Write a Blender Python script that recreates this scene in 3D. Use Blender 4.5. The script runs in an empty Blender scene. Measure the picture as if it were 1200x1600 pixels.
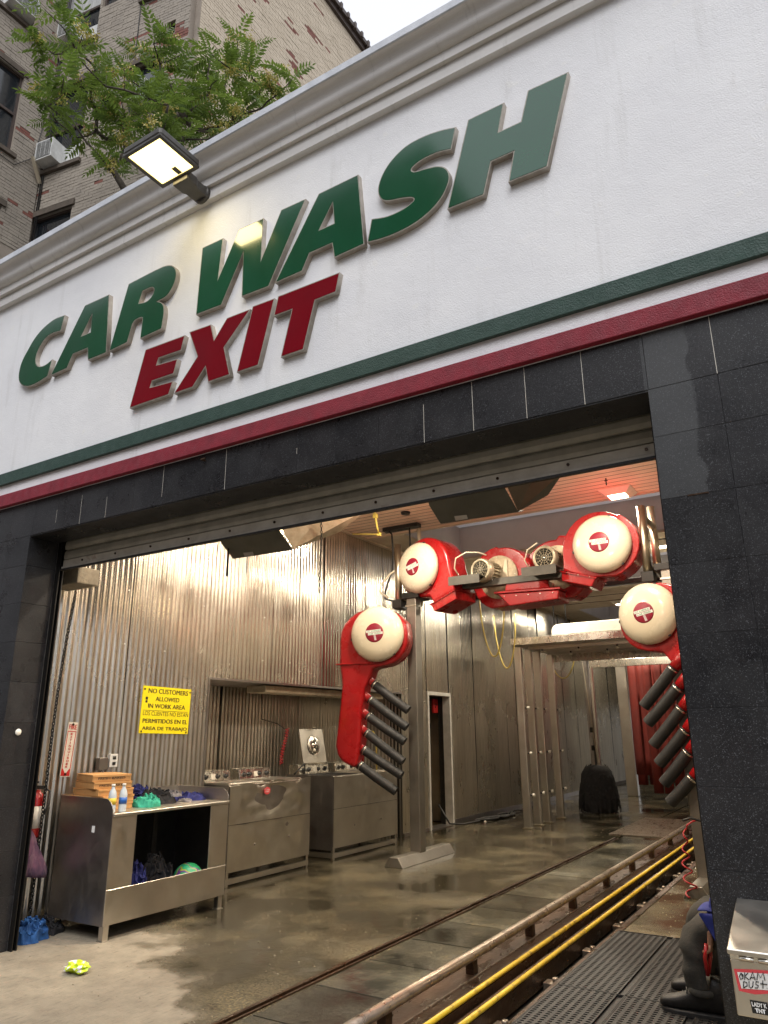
import bpy, bmesh, math, random
from mathutils import Vector, Matrix, Euler, noise
random.seed(7)
R = math.radians
C = bpy.context.scene.collection
S = bpy.context.scene

# ------------------------------------------------------------------ camera, sky, sun, exposure
cam_d = bpy.data.cameras.new('camera')
cam = bpy.data.objects.new('camera', cam_d)
C.objects.link(cam)
cam_d.sensor_fit = 'HORIZONTAL'
cam_d.sensor_width = 36.0
cam_d.lens = 36.0 * 1128 / 1200
cam_d.clip_start = 0.05
cam_d.clip_end = 400
_y, _p, _r = R(31.68), R(16.9), R(-.40)
_F0 = Vector((-math.sin(_y), math.cos(_y), 0)); _r0 = Vector((math.cos(_y), math.sin(_y), 0)); _u = Vector((0, 0, 1))
_F = _F0 * math.cos(_p) + _u * math.sin(_p); _U0 = -_F0 * math.sin(_p) + _u * math.cos(_p)
_rt = _r0 * math.cos(_r) + _U0 * math.sin(_r); _U = -_r0 * math.sin(_r) + _U0 * math.cos(_r)
_m = Matrix((_rt, _U, -_F)).transposed().to_4x4()
_m.translation = Vector((0, 0, 1.55))
cam.matrix_world = _m
S.camera = cam
S.render.resolution_x = 768
S.render.resolution_y = 1024

SUN_EL, SUN_AZ = 52, 150          # soft overcast daylight coming over the street
w = bpy.data.worlds.new('World'); S.world = w; w.use_nodes = True
wn = w.node_tree; wn.nodes.clear()
sky = wn.nodes.new('ShaderNodeTexSky'); sky.sky_type = 'NISHITA'; sky.sun_disc = False
sky.sun_elevation = R(SUN_EL); sky.sun_rotation = R(SUN_AZ)
sky.air_density = 1.0; sky.dust_density = 3.5; sky.ozone_density = 1.0
hs = wn.nodes.new('ShaderNodeHueSaturation'); hs.inputs['Saturation'].default_value = .22
bgn = wn.nodes.new('ShaderNodeBackground'); bgn.inputs['Strength'].default_value = .15
wo = wn.nodes.new('ShaderNodeOutputWorld')
ov = wn.nodes.new('ShaderNodeMix'); ov.data_type = 'RGBA'; ov.inputs[0].default_value = .80; ov.inputs[7].default_value = (5.8, 5.95, 6.4, 1)   # even overcast veil
wn.links.new(sky.outputs[0], hs.inputs['Color']); wn.links.new(hs.outputs[0], ov.inputs[6]); wn.links.new(ov.outputs[2], bgn.inputs[0]); wn.links.new(bgn.outputs[0], wo.inputs[0])
sd = bpy.data.lights.new('sun', 'SUN'); sd.energy = 1.45; sd.angle = R(40); sd.color = (.985, .985, 1)
so = bpy.data.objects.new('sun', sd); C.objects.link(so)
sv = Vector((math.sin(R(SUN_AZ)) * math.cos(R(SUN_EL)), math.cos(R(SUN_AZ)) * math.cos(R(SUN_EL)), math.sin(R(SUN_EL))))
so.rotation_euler = sv.to_track_quat('Z', 'Y').to_euler()
so.location = sv * 60
S.view_settings.view_transform = 'Standard'
S.view_settings.look = 'None'
S.view_settings.gamma = 1
S.view_settings.use_curve_mapping = False
S.view_settings.exposure = 0.40

# ------------------------------------------------------------------ materials
def new_mat(name):
    m = bpy.data.materials.new(name); m.use_nodes = True
    nt = m.node_tree; b = nt.nodes['Principled BSDF']
    return m, nt, b
def setin(b, **k):
    for n, v in k.items():
        n = n.replace('_', ' ')
        if n in b.inputs: b.inputs[n].default_value = v
def rgba(c): return (c[0], c[1], c[2], 1)
def ntex(nt, pos, scale, detail=4, rough=.55, stretch=None, kind='noise'):
    if stretch:
        mp = nt.nodes.new('ShaderNodeMapping'); mp.inputs['Scale'].default_value = stretch
        nt.links.new(pos, mp.inputs['Vector']); pos = mp.outputs[0]
    if kind == 'vor':
        t = nt.nodes.new('ShaderNodeTexVoronoi'); t.inputs['Scale'].default_value = scale
        nt.links.new(pos, t.inputs['Vector']); return t.outputs['Distance']
    t = nt.nodes.new('ShaderNodeTexNoise'); t.inputs['Scale'].default_value = scale
    t.inputs['Detail'].default_value = detail; t.inputs['Roughness'].default_value = rough
    nt.links.new(pos, t.inputs['Vector'])
    return t.outputs[0]
def ramp(nt, src, stops, interp='LINEAR'):
    r = nt.nodes.new('ShaderNodeValToRGB'); r.color_ramp.interpolation = interp
    e = r.color_ramp.elements
    while len(e) < len(stops): e.new(.5)
    for i, (p, c) in enumerate(stops):
        e[i].position = p; e[i].color = rgba(c) if isinstance(c, tuple) else (c, c, c, 1)
    nt.links.new(src, r.inputs[0]); return r.outputs[0]
def mixc(nt, f, a, b, mode='MIX'):
    m = nt.nodes.new('ShaderNodeMix'); m.data_type = 'RGBA'; m.blend_type = mode
    for sock, v in ((m.inputs[0], f), (m.inputs[6], a), (m.inputs[7], b)):
        if isinstance(v, (int, float)): sock.default_value = v if sock == m.inputs[0] else (v, v, v, 1)
        elif isinstance(v, tuple): sock.default_value = rgba(v)
        else: nt.links.new(v, sock)
    return m.outputs[2]
def math_(nt, op, a, b=None, clamp=False):
    m = nt.nodes.new('ShaderNodeMath'); m.operation = op; m.use_clamp = clamp
    for i, v in enumerate((a, b)):
        if v is None: continue
        if isinstance(v, (int, float)): m.inputs[i].default_value = v
        else: nt.links.new(v, m.inputs[i])
    return m.outputs[0]
def bump(nt, b, h, dist, strength=1.0, prev=None):
    n = nt.nodes.new('ShaderNodeBump'); n.inputs['Distance'].default_value = dist; n.inputs['Strength'].default_value = strength
    nt.links.new(h, n.inputs['Height'])
    if prev is not None: nt.links.new(prev, n.inputs['Normal'])
    nt.links.new(n.outputs[0], b.inputs['Normal']); return n.outputs[0]
def posn(nt): return nt.nodes.new('ShaderNodeNewGeometry').outputs['Position']

def pbr(name, col, rough=.5, metal=0., col2=None, nscale=6., rvar=.1, bscale=None, bdist=.002, stretch=None, coat=0., spots=None, dirt=None, rnd=0.):
    """colour wandering between col and col2 by noise, roughness variation, fine relief"""
    m, nt, b = new_mat(name)
    p = posn(nt)
    n = ntex(nt, p, nscale, 5, .6, stretch)
    col2 = col2 or tuple(c * .82 for c in col)
    f = ramp(nt, n, [(.32, 0.), (.68, 1.)])
    c = mixc(nt, f, col, col2)
    if dirt:                                      # (colour, scale, threshold): patches with a shape of their own
        dcol, dsc, dth = dirt[:3]
        dn = ntex(nt, p, dsc, 6, .65, dirt[3] if len(dirt) > 3 else None)
        c = mixc(nt, ramp(nt, dn, [(dth, 0.), (min(dth + .16, 1), .8)]), c, dcol)
    if spots:                                     # (colour, scale, threshold) of fine speckle
        scol, ssc, sth = spots
        sn = ntex(nt, p, ssc, 2, .5)
        c = mixc(nt, ramp(nt, sn, [(sth, 0.), (sth + .05, 1.)]), c, scol)
    if rnd:
        oi = nt.nodes.new('ShaderNodeObjectInfo')
        v = math_(nt, 'ADD', math_(nt, 'MULTIPLY', oi.outputs['Random'], rnd), 1 - rnd / 2)
        hsn = nt.nodes.new('ShaderNodeHueSaturation'); nt.links.new(v, hsn.inputs['Value']); nt.links.new(c, hsn.inputs['Color']); c = hsn.outputs[0]
    nt.links.new(c, b.inputs['Base Color'])
    n2 = ntex(nt, p, nscale * 2.3, 4, .6, stretch)
    rr = nt.nodes.new('ShaderNodeMapRange'); rr.inputs['To Min'].default_value = max(.02, rough - rvar); rr.inputs['To Max'].default_value = min(1, rough + rvar)
    rr.inputs['From Min'].default_value = .3; rr.inputs['From Max'].default_value = .7
    nt.links.new(n2, rr.inputs[0]); nt.links.new(rr.outputs[0], b.inputs['Roughness'])
    setin(b, Metallic=metal, Coat_Weight=coat, Coat_Roughness=.08)
    if bscale: bump(nt, b, ntex(nt, p, bscale, 3, .6), bdist)
    return m
def emit(name, col, s):
    m, nt, b = new_mat(name); setin(b, Base_Color=rgba(col), Emission_Color=rgba(col), Emission_Strength=s, Roughness=.4); return m

M = {}
# white roller-textured stucco with faint grime and trowel patches
m, nt, b = new_mat('stucco_white'); p = posn(nt)
c = mixc(nt, ramp(nt, ntex(nt, p, 1.3, 6, .6), [(.35, 0.), (.7, 1.)]), (.83, .83, .84), (.75, .75, .77))
c = mixc(nt, ramp(nt, ntex(nt, p, 5, 5, .7, (1, 1, .25)), [(.60, 0.), (.80, .45)]), c, (.50, .48, .46))
c = mixc(nt, ramp(nt, ntex(nt, p, 9, 2, .5), [(.68, 0.), (.74, .4)]), c, (.84, .83, .80))
c = mixc(nt, ramp(nt, ntex(nt, p, 6, 4, .65, (1.6, 1, .10)), [(.58, 0.), (.78, .38)]), c, (.52, .51, .49))
c = mixc(nt, ramp(nt, ntex(nt, p, 1.6, 3, .5), [(.66, 0.), (.67, .5)]), c, (.84, .83, .83))
nt.links.new(c, b.inputs['Base Color']); setin(b, Roughness=.62)
n1 = bump(nt, b, ntex(nt, p, 120, 3, .6), .0035, .8)
bump(nt, b, ntex(nt, p, 9, 4, .6), .006, .5, n1)
M['stucco'] = m
# cornice: same stucco, grimier
m, nt, b = new_mat('stucco_cornice'); p = posn(nt)
c = mixc(nt, ramp(nt, ntex(nt, p, 3, 6, .6, (.4, 1, 1)), [(.35, 0.), (.7, 1.)]), (.72, .70, .68), (.58, .56, .54))
c = mixc(nt, ramp(nt, ntex(nt, p, 14, 4, .7, (1, .15, .15)), [(.58, 0.), (.76, .5)]), c, (.36, .34, .32))
nt.links.new(c, b.inputs['Base Color']); setin(b, Roughness=.55); bump(nt, b, ntex(nt, p, 90, 3, .6), .002, .7)
M['cornice'] = m
M['cornice_cap'] = pbr('painted_cap', (.66, .68, .72), .5, 0, (.5, .52, .56), 8, .1, 120, .002)
M['green_stucco'] = pbr('green_stucco', (.014, .044, .032), .6, 0, (.022, .058, .044), 8, .1, 120, .005, spots=((.09, .15, .12), 260, .68))
M['red_stucco'] = pbr('red_stucco', (.25, .008, .024), .6, 0, (.17, .006, .018), 8, .1, 120, .005)
M['green_face'] = pbr('green_acrylic', (.002, .078, .030), .13, 0, (.002, .066, .026), 2, .02, coat=.9)
M['red_face'] = pbr('red_acrylic', (.20, .0015, .009), .12, 0, (.16, .0015, .008), 2, .03, coat=.6)
M['letter_edge'] = pbr('weathered_letter_edge', (.42, .38, .33), .5, .25, (.30, .26, .22), 20, .1, 60, .001)
# black flamed granite
m, nt, b = new_mat('black_granite'); p = posn(nt)
oi = nt.nodes.new('ShaderNodeObjectInfo')
base = mixc(nt, ramp(nt, ntex(nt, p, 2.2, 5, .6), [(.38, 0.), (.62, 1.)]), (.013, .013, .0145), (.022, .021, .022))
base = mixc(nt, ramp(nt, ntex(nt, p, 3.1, 3, .5, (1, 1, .7)), [(.56, 0.), (.60, .6)]), base, (.026, .026, .027))
sx = nt.nodes.new('ShaderNodeSeparateXYZ'); nt.links.new(p, sx.inputs[0])
wob = math_(nt, 'MULTIPLY', math_(nt, 'SUBTRACT', ntex(nt, p, 9, 3, .5), .5), .10)
e1 = ramp(nt, math_(nt, 'ADD', math_(nt, 'SUBTRACT', -.375, sx.outputs[0]), wob), [(0, 0.), (.012, 1.)])
e2 = math_(nt, 'MULTIPLY', math_(nt, 'GREATER_THAN', sx.outputs[2], 2.58), math_(nt, 'GREATER_THAN', sx.outputs[0], -.60))
base = mixc(nt, math_(nt, 'MULTIPLY', math_(nt, 'MULTIPLY', e1, e2), .55), base, (.085, .088, .090))      # dusty run-off patch on the pier head
v = math_(nt, 'ADD', math_(nt, 'MULTIPLY', oi.outputs['Random'], .35), .82)
hsn = nt.nodes.new('ShaderNodeHueSaturation'); nt.links.new(v, hsn.inputs['Value']); nt.links.new(base, hsn.inputs['Color']); base = hsn.outputs[0]
base = mixc(nt, ramp(nt, ntex(nt, p, 210, 2, .6), [(.60, 0.), (.68, .55)]), base, (.17, .175, .19))
base = mixc(nt, ramp(nt, ntex(nt, p, 420, 2, .6), [(.66, 0.), (.72, .5)]), base, (.18, .18, .19))
nt.links.new(base, b.inputs['Base Color'])
rr = ramp(nt, ntex(nt, p, 5, 4, .6), [(.3, .22), (.7, .42)]); nt.links.new(rr, b.inputs['Roughness'])
bump(nt, b, ntex(nt, p, 300, 2, .6), .0006, .6)
setin(b, Specular_IOR_Level=.36)
M['granite'] = m
M['grout'] = pbr('pale_tile_grout', (.42, .42, .42), .8, 0, (.16, .16, .17), 30, .1)
M['dark_grout'] = pbr('dark_grout', (.012, .012, .013), .8)
M['black_steel'] = pbr('black_painted_steel', (.012, .011, .010), .4, .3)
M['shutter'] = pbr('galvanised_shutter', (.46, .43, .37), .5, .15, (.34, .32, .27), 9, .12, 40, .001, dirt=((.18, .07, .02), 7, .66, (1, 1, 3)))
M['shutter_bar'] = pbr('shutter_bottom_bar', (.58, .53, .45), .5, .1, (.44, .39, .32), 10, .12, dirt=((.25, .08, .02), 9, .62))

def steel(name, c1, c2, rough, stain=.35, wavy=.0, streak=(1, 1, .08), drip=None):
    m, nt, b = new_mat(name); p = posn(nt)
    c = mixc(nt, ramp(nt, ntex(nt, p, 2.2, 5, .6), [(.35, 0.), (.68, 1.)]), c1, c2)
    st = ramp(nt, ntex(nt, p, 26, 4, .65, streak), [(.50, 0.), (.75, stain)])
    c = mixc(nt, st, c, drip or (.32, .265, .19))
    nt.links.new(c, b.inputs['Base Color'])
    r = math_(nt, 'ADD', ramp(nt, ntex(nt, p, 11, 4, .6, streak), [(.3, rough - .03), (.75, rough + .09)]), math_(nt, 'MULTIPLY', st, .3))
    nt.links.new(r, b.inputs['Roughness']); setin(b, Metallic=1.0)
    if wavy: bump(nt, b, ntex(nt, p, 3.2, 3, .5, (1, 1, .45)), wavy, 1)
    return m
def sheet(name, c1, c2, r0, r1):
    m, nt, b = new_mat(name); p = posn(nt)
    oi = nt.nodes.new('ShaderNodeObjectInfo')
    c = mixc(nt, ramp(nt, ntex(nt, p, .9, 6, .62, (1, 1, .5)), [(.35, 0.), (.66, 1.)]), c1, c2)
    c = mixc(nt, ramp(nt, ntex(nt, p, 30, 4, .7, (1, 1, .04)), [(.46, 0.), (.66, .45)]), c, tuple(x * .60 for x in c2))
    c = mixc(nt, ramp(nt, ntex(nt, p, 30, 2, .5), [(.70, 0.), (.74, .5)]), c, (.80, .78, .72))
    v = math_(nt, 'ADD', math_(nt, 'MULTIPLY', oi.outputs['Random'], .16), .92)
    hsn = nt.nodes.new('ShaderNodeHueSaturation'); nt.links.new(v, hsn.inputs['Value']); nt.links.new(c, hsn.inputs['Color'])
    nt.links.new(hsn.outputs[0], b.inputs['Base Color'])
    sx = nt.nodes.new('ShaderNodeSeparateXYZ'); nt.links.new(p, sx.inputs[0])
    low = math_(nt, 'MULTIPLY', math_(nt, 'SUBTRACT', 2.6, sx.outputs[2], True), .10)          # soap film, heavier near the floor
    r = math_(nt, 'ADD', ramp(nt, ntex(nt, p, 2.4, 6, .65, (1, 1, .5)), [(.34, r0), (.68, r1)]), low)
    nt.links.new(r, b.inputs['Roughness']); setin(b, Metallic=1.0)
    bump(nt, b, ntex(nt, p, 2.6, 4, .6, (1, 1, .8)), .006, .8)
    return m
M['corrugated'] = sheet('corrugated_stainless', (.68, .645, .575), (.56, .525, .46), .15, .27)
M['corrugated_old'] = sheet('corrugated_stainless_dull', (.60, .56, .48), (.46, .43, .37), .20, .34)
M['steel'] = steel('brushed_stainless', (.70, .66, .59), (.58, .54, .48), .33, .05, .0014, (.8, .8, .5), (.42, .37, .29))
M['steel_dark'] = steel('smoked_stainless', (.42, .39, .37), (.30, .27, .25), .38, .3, .002, (.8, .8, .5))
M['steel_bright'] = steel('bright_stainless', (.80, .77, .70), (.70, .66, .58), .24, .15, .002, (1, 1, .5))
M['post_steel'] = steel('painted_post_steel', (.32, .30, .265), (.23, .21, .185), .45, .4, .002, (6, 6, .6))
M['pipe_steel'] = steel('pipe_stainless', (.60, .54, .42), (.50, .44, .33), .3, .25, 0)
M['slat'] = pbr('salmon_vinyl_slat', (.82, .62, .48), .42, 0, (.74, .55, .42), 2.5, .1, rnd=.12)
M['soffit'] = pbr('tan_soffit_paint', (.60, .53, .41), .6, 0, (.44, .36, .25), 2, .1)
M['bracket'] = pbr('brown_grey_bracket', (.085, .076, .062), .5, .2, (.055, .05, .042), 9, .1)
M['lamp_grey'] = pbr('lamp_housing_grey', (.075, .07, .062), .45, .2, (.055, .05, .045), 9, .1)
M['lilac'] = pbr('grey_pocket_paint', (.50, .48, .47), .6, 0, (.42, .40, .39), 1.5, .1)
m, nt, b = new_mat('frosted_skylight'); p = posn(nt)
c = mixc(nt, ramp(nt, ntex(nt, p, 1.2, 4, .6), [(.35, 0.), (.7, 1.)]), (.74, .72, .72), (.60, .58, .58))
t_ = nt.nodes.new('ShaderNodeBsdfTranslucent'); nt.links.new(c, t_.inputs[0]); nt.links.new(c, b.inputs['Base Color']); setin(b, Roughness=.4)
mx = nt.nodes.new('ShaderNodeMixShader'); mx.inputs[0].default_value = .5
nt.links.new(b.outputs[0], mx.inputs[1]); nt.links.new(t_.outputs[0], mx.inputs[2]); nt.links.new(mx.outputs[0], nt.nodes['Material Output'].inputs[0]); M['skylight'] = m
M['dark_gap'] = pbr('dark_void', (.012, .010, .008), .8)
M['red_plastic'] = pbr('red_fibreglass', (.33, .006, .008), .30, 0, (.27, .005, .007), 3, .09, 60, .0006, coat=.25, dirt=((.12, .008, .008), 7, .60))
M['cream'] = pbr('cream_plastic', (.62, .55, .42), .25, 0, (.57, .50, .37), 3, .08, coat=.25, dirt=((.60, .48, .32), 5, .62))
M['cream_dull'] = pbr('cream_painted_plate', (.55, .47, .34), .5, 0, (.36, .29, .19), 14, .1)
M['hose_grey'] = pbr('charcoal_rubber_hose', (.012, .012, .013), .6, 0, (.020, .019, .019), 9, .1, 80, .0015)
M['clamp'] = pbr('hose_clamp_steel', (.6, .58, .52), .3, 1)
M['motor'] = pbr('motor_cast_metal', (.42, .37, .27), .45, .5, (.30, .25, .17), 20, .1)
M['black_plastic'] = pbr('black_plastic', (.012, .012, .012), .4)
M['black_rubber'] = pbr('black_rubber', (.014, .013, .013), .55, 0, (.030, .028, .026), 30, .1)
M['yellow_paint'] = pbr('yellow_rail_paint', (.72, .50, .035), .38, 0, (.60, .40, .025), 9, .1, dirt=((.13, .07, .03), 13, .53))
M['rust'] = pbr('wet_rusty_steel', (.085, .042, .020), .34, .5, (.035, .020, .012), 5, .18, 40, .003, stretch=(1, .3, 1))
M['pipe_worn'] = pbr('worn_guide_pipe', (.40, .33, .26), .34, .75, (.26, .20, .15), 8, .12, dirt=((.05, .035, .025), 22, .56, (1, .4, 1)))
M['pit'] = pbr('oily_pit', (.008, .007, .006), .4)
M['concrete_raw'] = pbr('rough_concrete', (.30, .26, .19), .75, 0, (.18, .15, .11), 9, .1, 50, .01)
M['white_pvc'] = pbr('white_pvc', (.80, .77, .68), .35)
M['nozzle'] = pbr('nozzle_plastic', (.72, .68, .58), .35)
M['red_curtain'] = pbr('red_felt_curtain', (.20, .018, .010), .75, 0, (.10, .009, .006), 3, .1, 60, .003, stretch=(1, 1, .4))
M['yellow_hose'] = pbr('yellow_hose', (.62, .47, .10), .45)
M['sign_yellow'] = pbr('sign_yellow', (.86, .72, .01), .4, 0, (.80, .66, .01), 4, .05)
M['ink'] = pbr('black_ink', (.012, .012, .012), .5)
M['sign_white'] = pbr('sign_white', (.72, .68, .60), .45, 0, (.6, .55, .46), 10, .05)
M['sign_red'] = pbr('sign_red_ink', (.50, .02, .02), .45)
M['cardboard'] = pbr('bakery_cardboard', (.55, .29, .10), .7, 0, (.45, .23, .08), 5, .05, rnd=.2)
M['cloth_blue'] = pbr('blue_cloth', (.022, .028, .16), .9, 0, (.012, .014, .08), 20, .05, 240, .002)
M['cloth_teal'] = pbr('teal_cloth', (.04, .38, .25), .9, 0, (.03, .28, .18), 20, .05, 240, .002)
M['cloth_black'] = pbr('black_cloth', (.012, .012, .013), .95, 0, (.022, .02, .022), 20, .05, 240, .002)
M['cloth_grey'] = pbr('grey_cloth', (.24, .22, .22), .9, 0, (.14, .13, .14), 20, .05, 240, .002)
M['rag_blue'] = pbr('bright_blue_rag', (.02, .10, .30), .85, 0, (.012, .06, .2), 20, .05, 240, .002)
M['cloth_purple'] = pbr('purple_patterned_bag', (.16, .07, .12), .9, 0, (.03, .02, .05), 7, .05, 200, .002, dirt=((.38, .24, .27), 8, .55, (1, 1, .3)))
M['jacket'] = pbr('royal_blue_jacket', (.012, .030, .26), .7, 0, (.01, .02, .17), 9, .05, 200, .002)
M['trousers'] = pbr('grey_work_trousers', (.070, .065, .055), .9, 0, (.032, .030, .026), 7, .05, 130, .003)
M['boot'] = pbr('black_leather_boot', (.007, .006, .0055), .45, 0, (.014, .012, .010), 30, .1, 120, .002)
M['skin'] = pbr('skin', (.36, .19, .12), .5)
M['hair'] = pbr('black_hair', (.012, .009, .007), .6)
M['red_paint'] = pbr('extinguisher_red', (.42, .012, .012), .3, 0, None, 4, .05, coat=.4)
M['brick_tan'] = pbr('tan_painted_brick', (.35, .305, .25), .82, 0, (.27, .235, .195), 3, .06, 45, .006, rnd=.10, dirt=((.15, .125, .10), 1.7, .60, (1, 1, .5)))
M['brick_pale'] = pbr('pale_painted_brick', (.56, .475, .365), .82, 0, (.48, .40, .30), 2.2, .06, 45, .006, rnd=.10, dirt=((.28, .225, .16), 1.9, .62, (1, 1, .5)))
M['brick_red'] = pbr('bare_red_brick', (.22, .080, .058), .85, 0, (.15, .060, .045), 12, .06, 60, .004)
M['mortar'] = pbr('painted_mortar', (.33, .28, .23), .9, 0, (.25, .21, .17), 3, .05, 60, .004)
M['brown_frame'] = pbr('brown_window_frame', (.040, .025, .020), .5, 0, (.06, .04, .03), 20, .1)
M['stone_sill'] = pbr('dark_stone_sill', (.11, .085, .065), .8, 0, (.07, .055, .04), 8, .1)
M['ac_white'] = pbr('air_conditioner_white', (.66, .66, .64), .5, 0, (.5, .5, .48), 9, .1)
M['ac_grille'] = pbr('air_conditioner_grille', (.10, .105, .11), .5, .3)
M['green_paint'] = pbr('dark_green_paint', (.012, .05, .03), .4)
m, nt, b = new_mat('window_glass'); setin(b, Base_Color=(.018, .022, .026, 1), Roughness=.06, Metallic=0, Specular_IOR_Level=.9); M['glass'] = m
M['curtain_white'] = pbr('pale_curtain', (.50, .50, .48), .9, 0, (.3, .3, .3), 9, .02, stretch=(6, 6, .3))
M['bark'] = pbr('grey_bark', (.10, .08, .06), .9, 0, (.05, .04, .03), 30, .05, 80, .004)
def leafmat(name, c1, c2, tr=.35):
    m, nt, b = new_mat(name); p = posn(nt)
    c = mixc(nt, ramp(nt, ntex(nt, p, 3.5, 3, .6), [(.35, 0.), (.65, 1.)]), c1, c2)
    nt.links.new(c, b.inputs['Base Color']); setin(b, Roughness=.45)
    t = nt.nodes.new('ShaderNodeBsdfTranslucent'); nt.links.new(mixc(nt, .5, c, tuple(min(1, x * 1.9) for x in c1)), t.inputs[0])
    mx = nt.nodes.new('ShaderNodeMixShader'); mx.inputs[0].default_value = tr
    nt.links.new(b.outputs[0], mx.inputs[1]); nt.links.new(t.outputs[0], mx.inputs[2]); nt.links.new(mx.outputs[0], nt.nodes['Material Output'].inputs[0])
    return m
M['leaf'] = leafmat('ailanthus_leaf', (.145, .21, .032), (.068, .125, .022))
M['seed'] = leafmat('seed_cluster', (.46, .38, .08), (.36, .31, .07), .2)
M['lamp_glow'] = emit('floodlight_lens_glow', (1, .80, .30), 2.6)
M['fix_glow'] = emit('ceiling_lens_glow', (1, .86, .62), 14)
M['asphalt'] = pbr('asphalt', (.05, .05, .05), .85, 0, (.035, .035, .035), 4, .05, 90, .01)
M['clear'] = pbr('bottle_plastic', (.55, .60, .62), .15, 0, (.5, .55, .58), 9, .03)
M['label_yellow'] = pbr('bottle_label_yellow', (.75, .55, .05), .5)
M['label_blue'] = pbr('bottle_label_blue', (.02, .12, .45), .5)
M['sticker_red'] = pbr('washer_sticker_red', (.62, .06, .07), .5)
M['sticker_wht'] = pbr('sticker_white', (.75, .74, .72), .5)
M['green_ink'] = pbr('green_ink', (.01, .20, .07), .5)
M['litter_lime'] = pbr('lime_wrapper', (.55, .72, .02), .35)
M['red_cord'] = pbr('red_coiled_hose', (.38, .015, .02), .4)
M['brown_wall'] = pbr('brown_room_wall', (.44, .33, .15), .8, 0, (.30, .21, .09), 2, .1)
M['street_brick'] = pbr('street_brick', (.10, .06, .045), .85, 0, (.07, .045, .035), 2, .1)

# wet and dry wash floor
def floor_mat(name, dry_line, wet=(.056, .048, .031), dry=(.31, .265, .195), slab=False):
    m, nt, b = new_mat(name); p = posn(nt)
    sx = nt.nodes.new('ShaderNodeSeparateXYZ'); nt.links.new(p, sx.inputs[0])
    a, bb, c0 = dry_line                               # wetness grows along a*x + b*y - c0
    d = math_(nt, 'SUBTRACT', math_(nt, 'ADD', math_(nt, 'MULTIPLY', sx.outputs[0], a), math_(nt, 'MULTIPLY', sx.outputs[1], bb)), c0)
    n = ntex(nt, p, 1.6, 6, .62)
    d = math_(nt, 'ADD', d, math_(nt, 'MULTIPLY', math_(nt, 'SUBTRACT', n, .5), 1.9))
    wetf = ramp(nt, d, [(0, 0.), (.16, .65), (.5, 1.)])
    pud = ramp(nt, ntex(nt, p, 1.1, 6, .6), [(.38, 0.), (.56, 1.)])
    drycol = mixc(nt, ramp(nt, ntex(nt, p, 4, 7, .7), [(.35, 0.), (.7, 1.)]), dry, tuple(x * .62 for x in dry))
    drycol = mixc(nt, ramp(nt, ntex(nt, p, 26, 5, .7, (1.6, .4, 1)), [(.53, 0.), (.70, .75)]), drycol, (.12, .10, .075))
    drycol = mixc(nt, ramp(nt, ntex(nt, p, 2.3, 6, .7), [(.56, 0.), (.70, .6)]), drycol, (.15, .125, .09))
    wetcol = mixc(nt, ramp(nt, ntex(nt, p, 3.2, 7, .7), [(.35, 0.), (.68, 1.)]), wet, tuple(x * 1.9 for x in wet))
    gp = math_(nt, 'MULTIPLY', ramp(nt, ntex(nt, p, 58, 3, .75), [(.50, 0.), (.57, .9)]), ramp(nt, ntex(nt, p, 1.9, 4, .6), [(.38, .15), (.58, 1.)]))
    wetcol = mixc(nt, gp, wetcol, (.23, .185, .10))
    wetcol = mixc(nt, math_(nt, 'MULTIPLY', pud, .85), wetcol, tuple(x * .36 for x in wet))
    fin = mixc(nt, wetf, drycol, wetcol)
    if slab:
        oi = nt.nodes.new('ShaderNodeObjectInfo'); hsn = nt.nodes.new('ShaderNodeHueSaturation')
        nt.links.new(math_(nt, 'ADD', math_(nt, 'MULTIPLY', oi.outputs['Random'], .9), .55), hsn.inputs['Value']); nt.links.new(fin, hsn.inputs['Color']); fin = hsn.outputs[0]
    nt.links.new(fin, b.inputs['Base Color'])
    rw = math_(nt, 'ADD', math_(nt, 'MULTIPLY', math_(nt, 'SUBTRACT', 1, pud), .20), .04)
    nt.links.new(mixc(nt, wetf, .62, rw), b.inputs['Roughness'])
    nt.links.new(mixc(nt, wetf, .5, .34), b.inputs['Specular IOR Level'])
    hgt = math_(nt, 'MULTIPLY', ntex(nt, p, 60, 4, .7), mixc(nt, math_(nt, 'MULTIPLY', wetf, pud), 1.0, .10))
    n1 = bump(nt, b, hgt, .006, .8)
    bump(nt, b, ntex(nt, p, 4, 2, .5), .004, .25, n1)
    return m
M['floor'] = floor_mat('wash_floor', (.55, .75, .55))
M['floor_right'] = floor_mat('right_floor', (.35, .35, 1.35), wet=(.10, .086, .055), dry=(.40, .34, .23))
M['plate'] = floor_mat('lane_plate', (0, 0, -1), wet=(.060, .058, .044), slab=True)
M['sidewalk'] = pbr('sidewalk', (.30, .27, .22), .75, 0, (.20, .18, .15), 3, .1, 60, .008)

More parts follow.
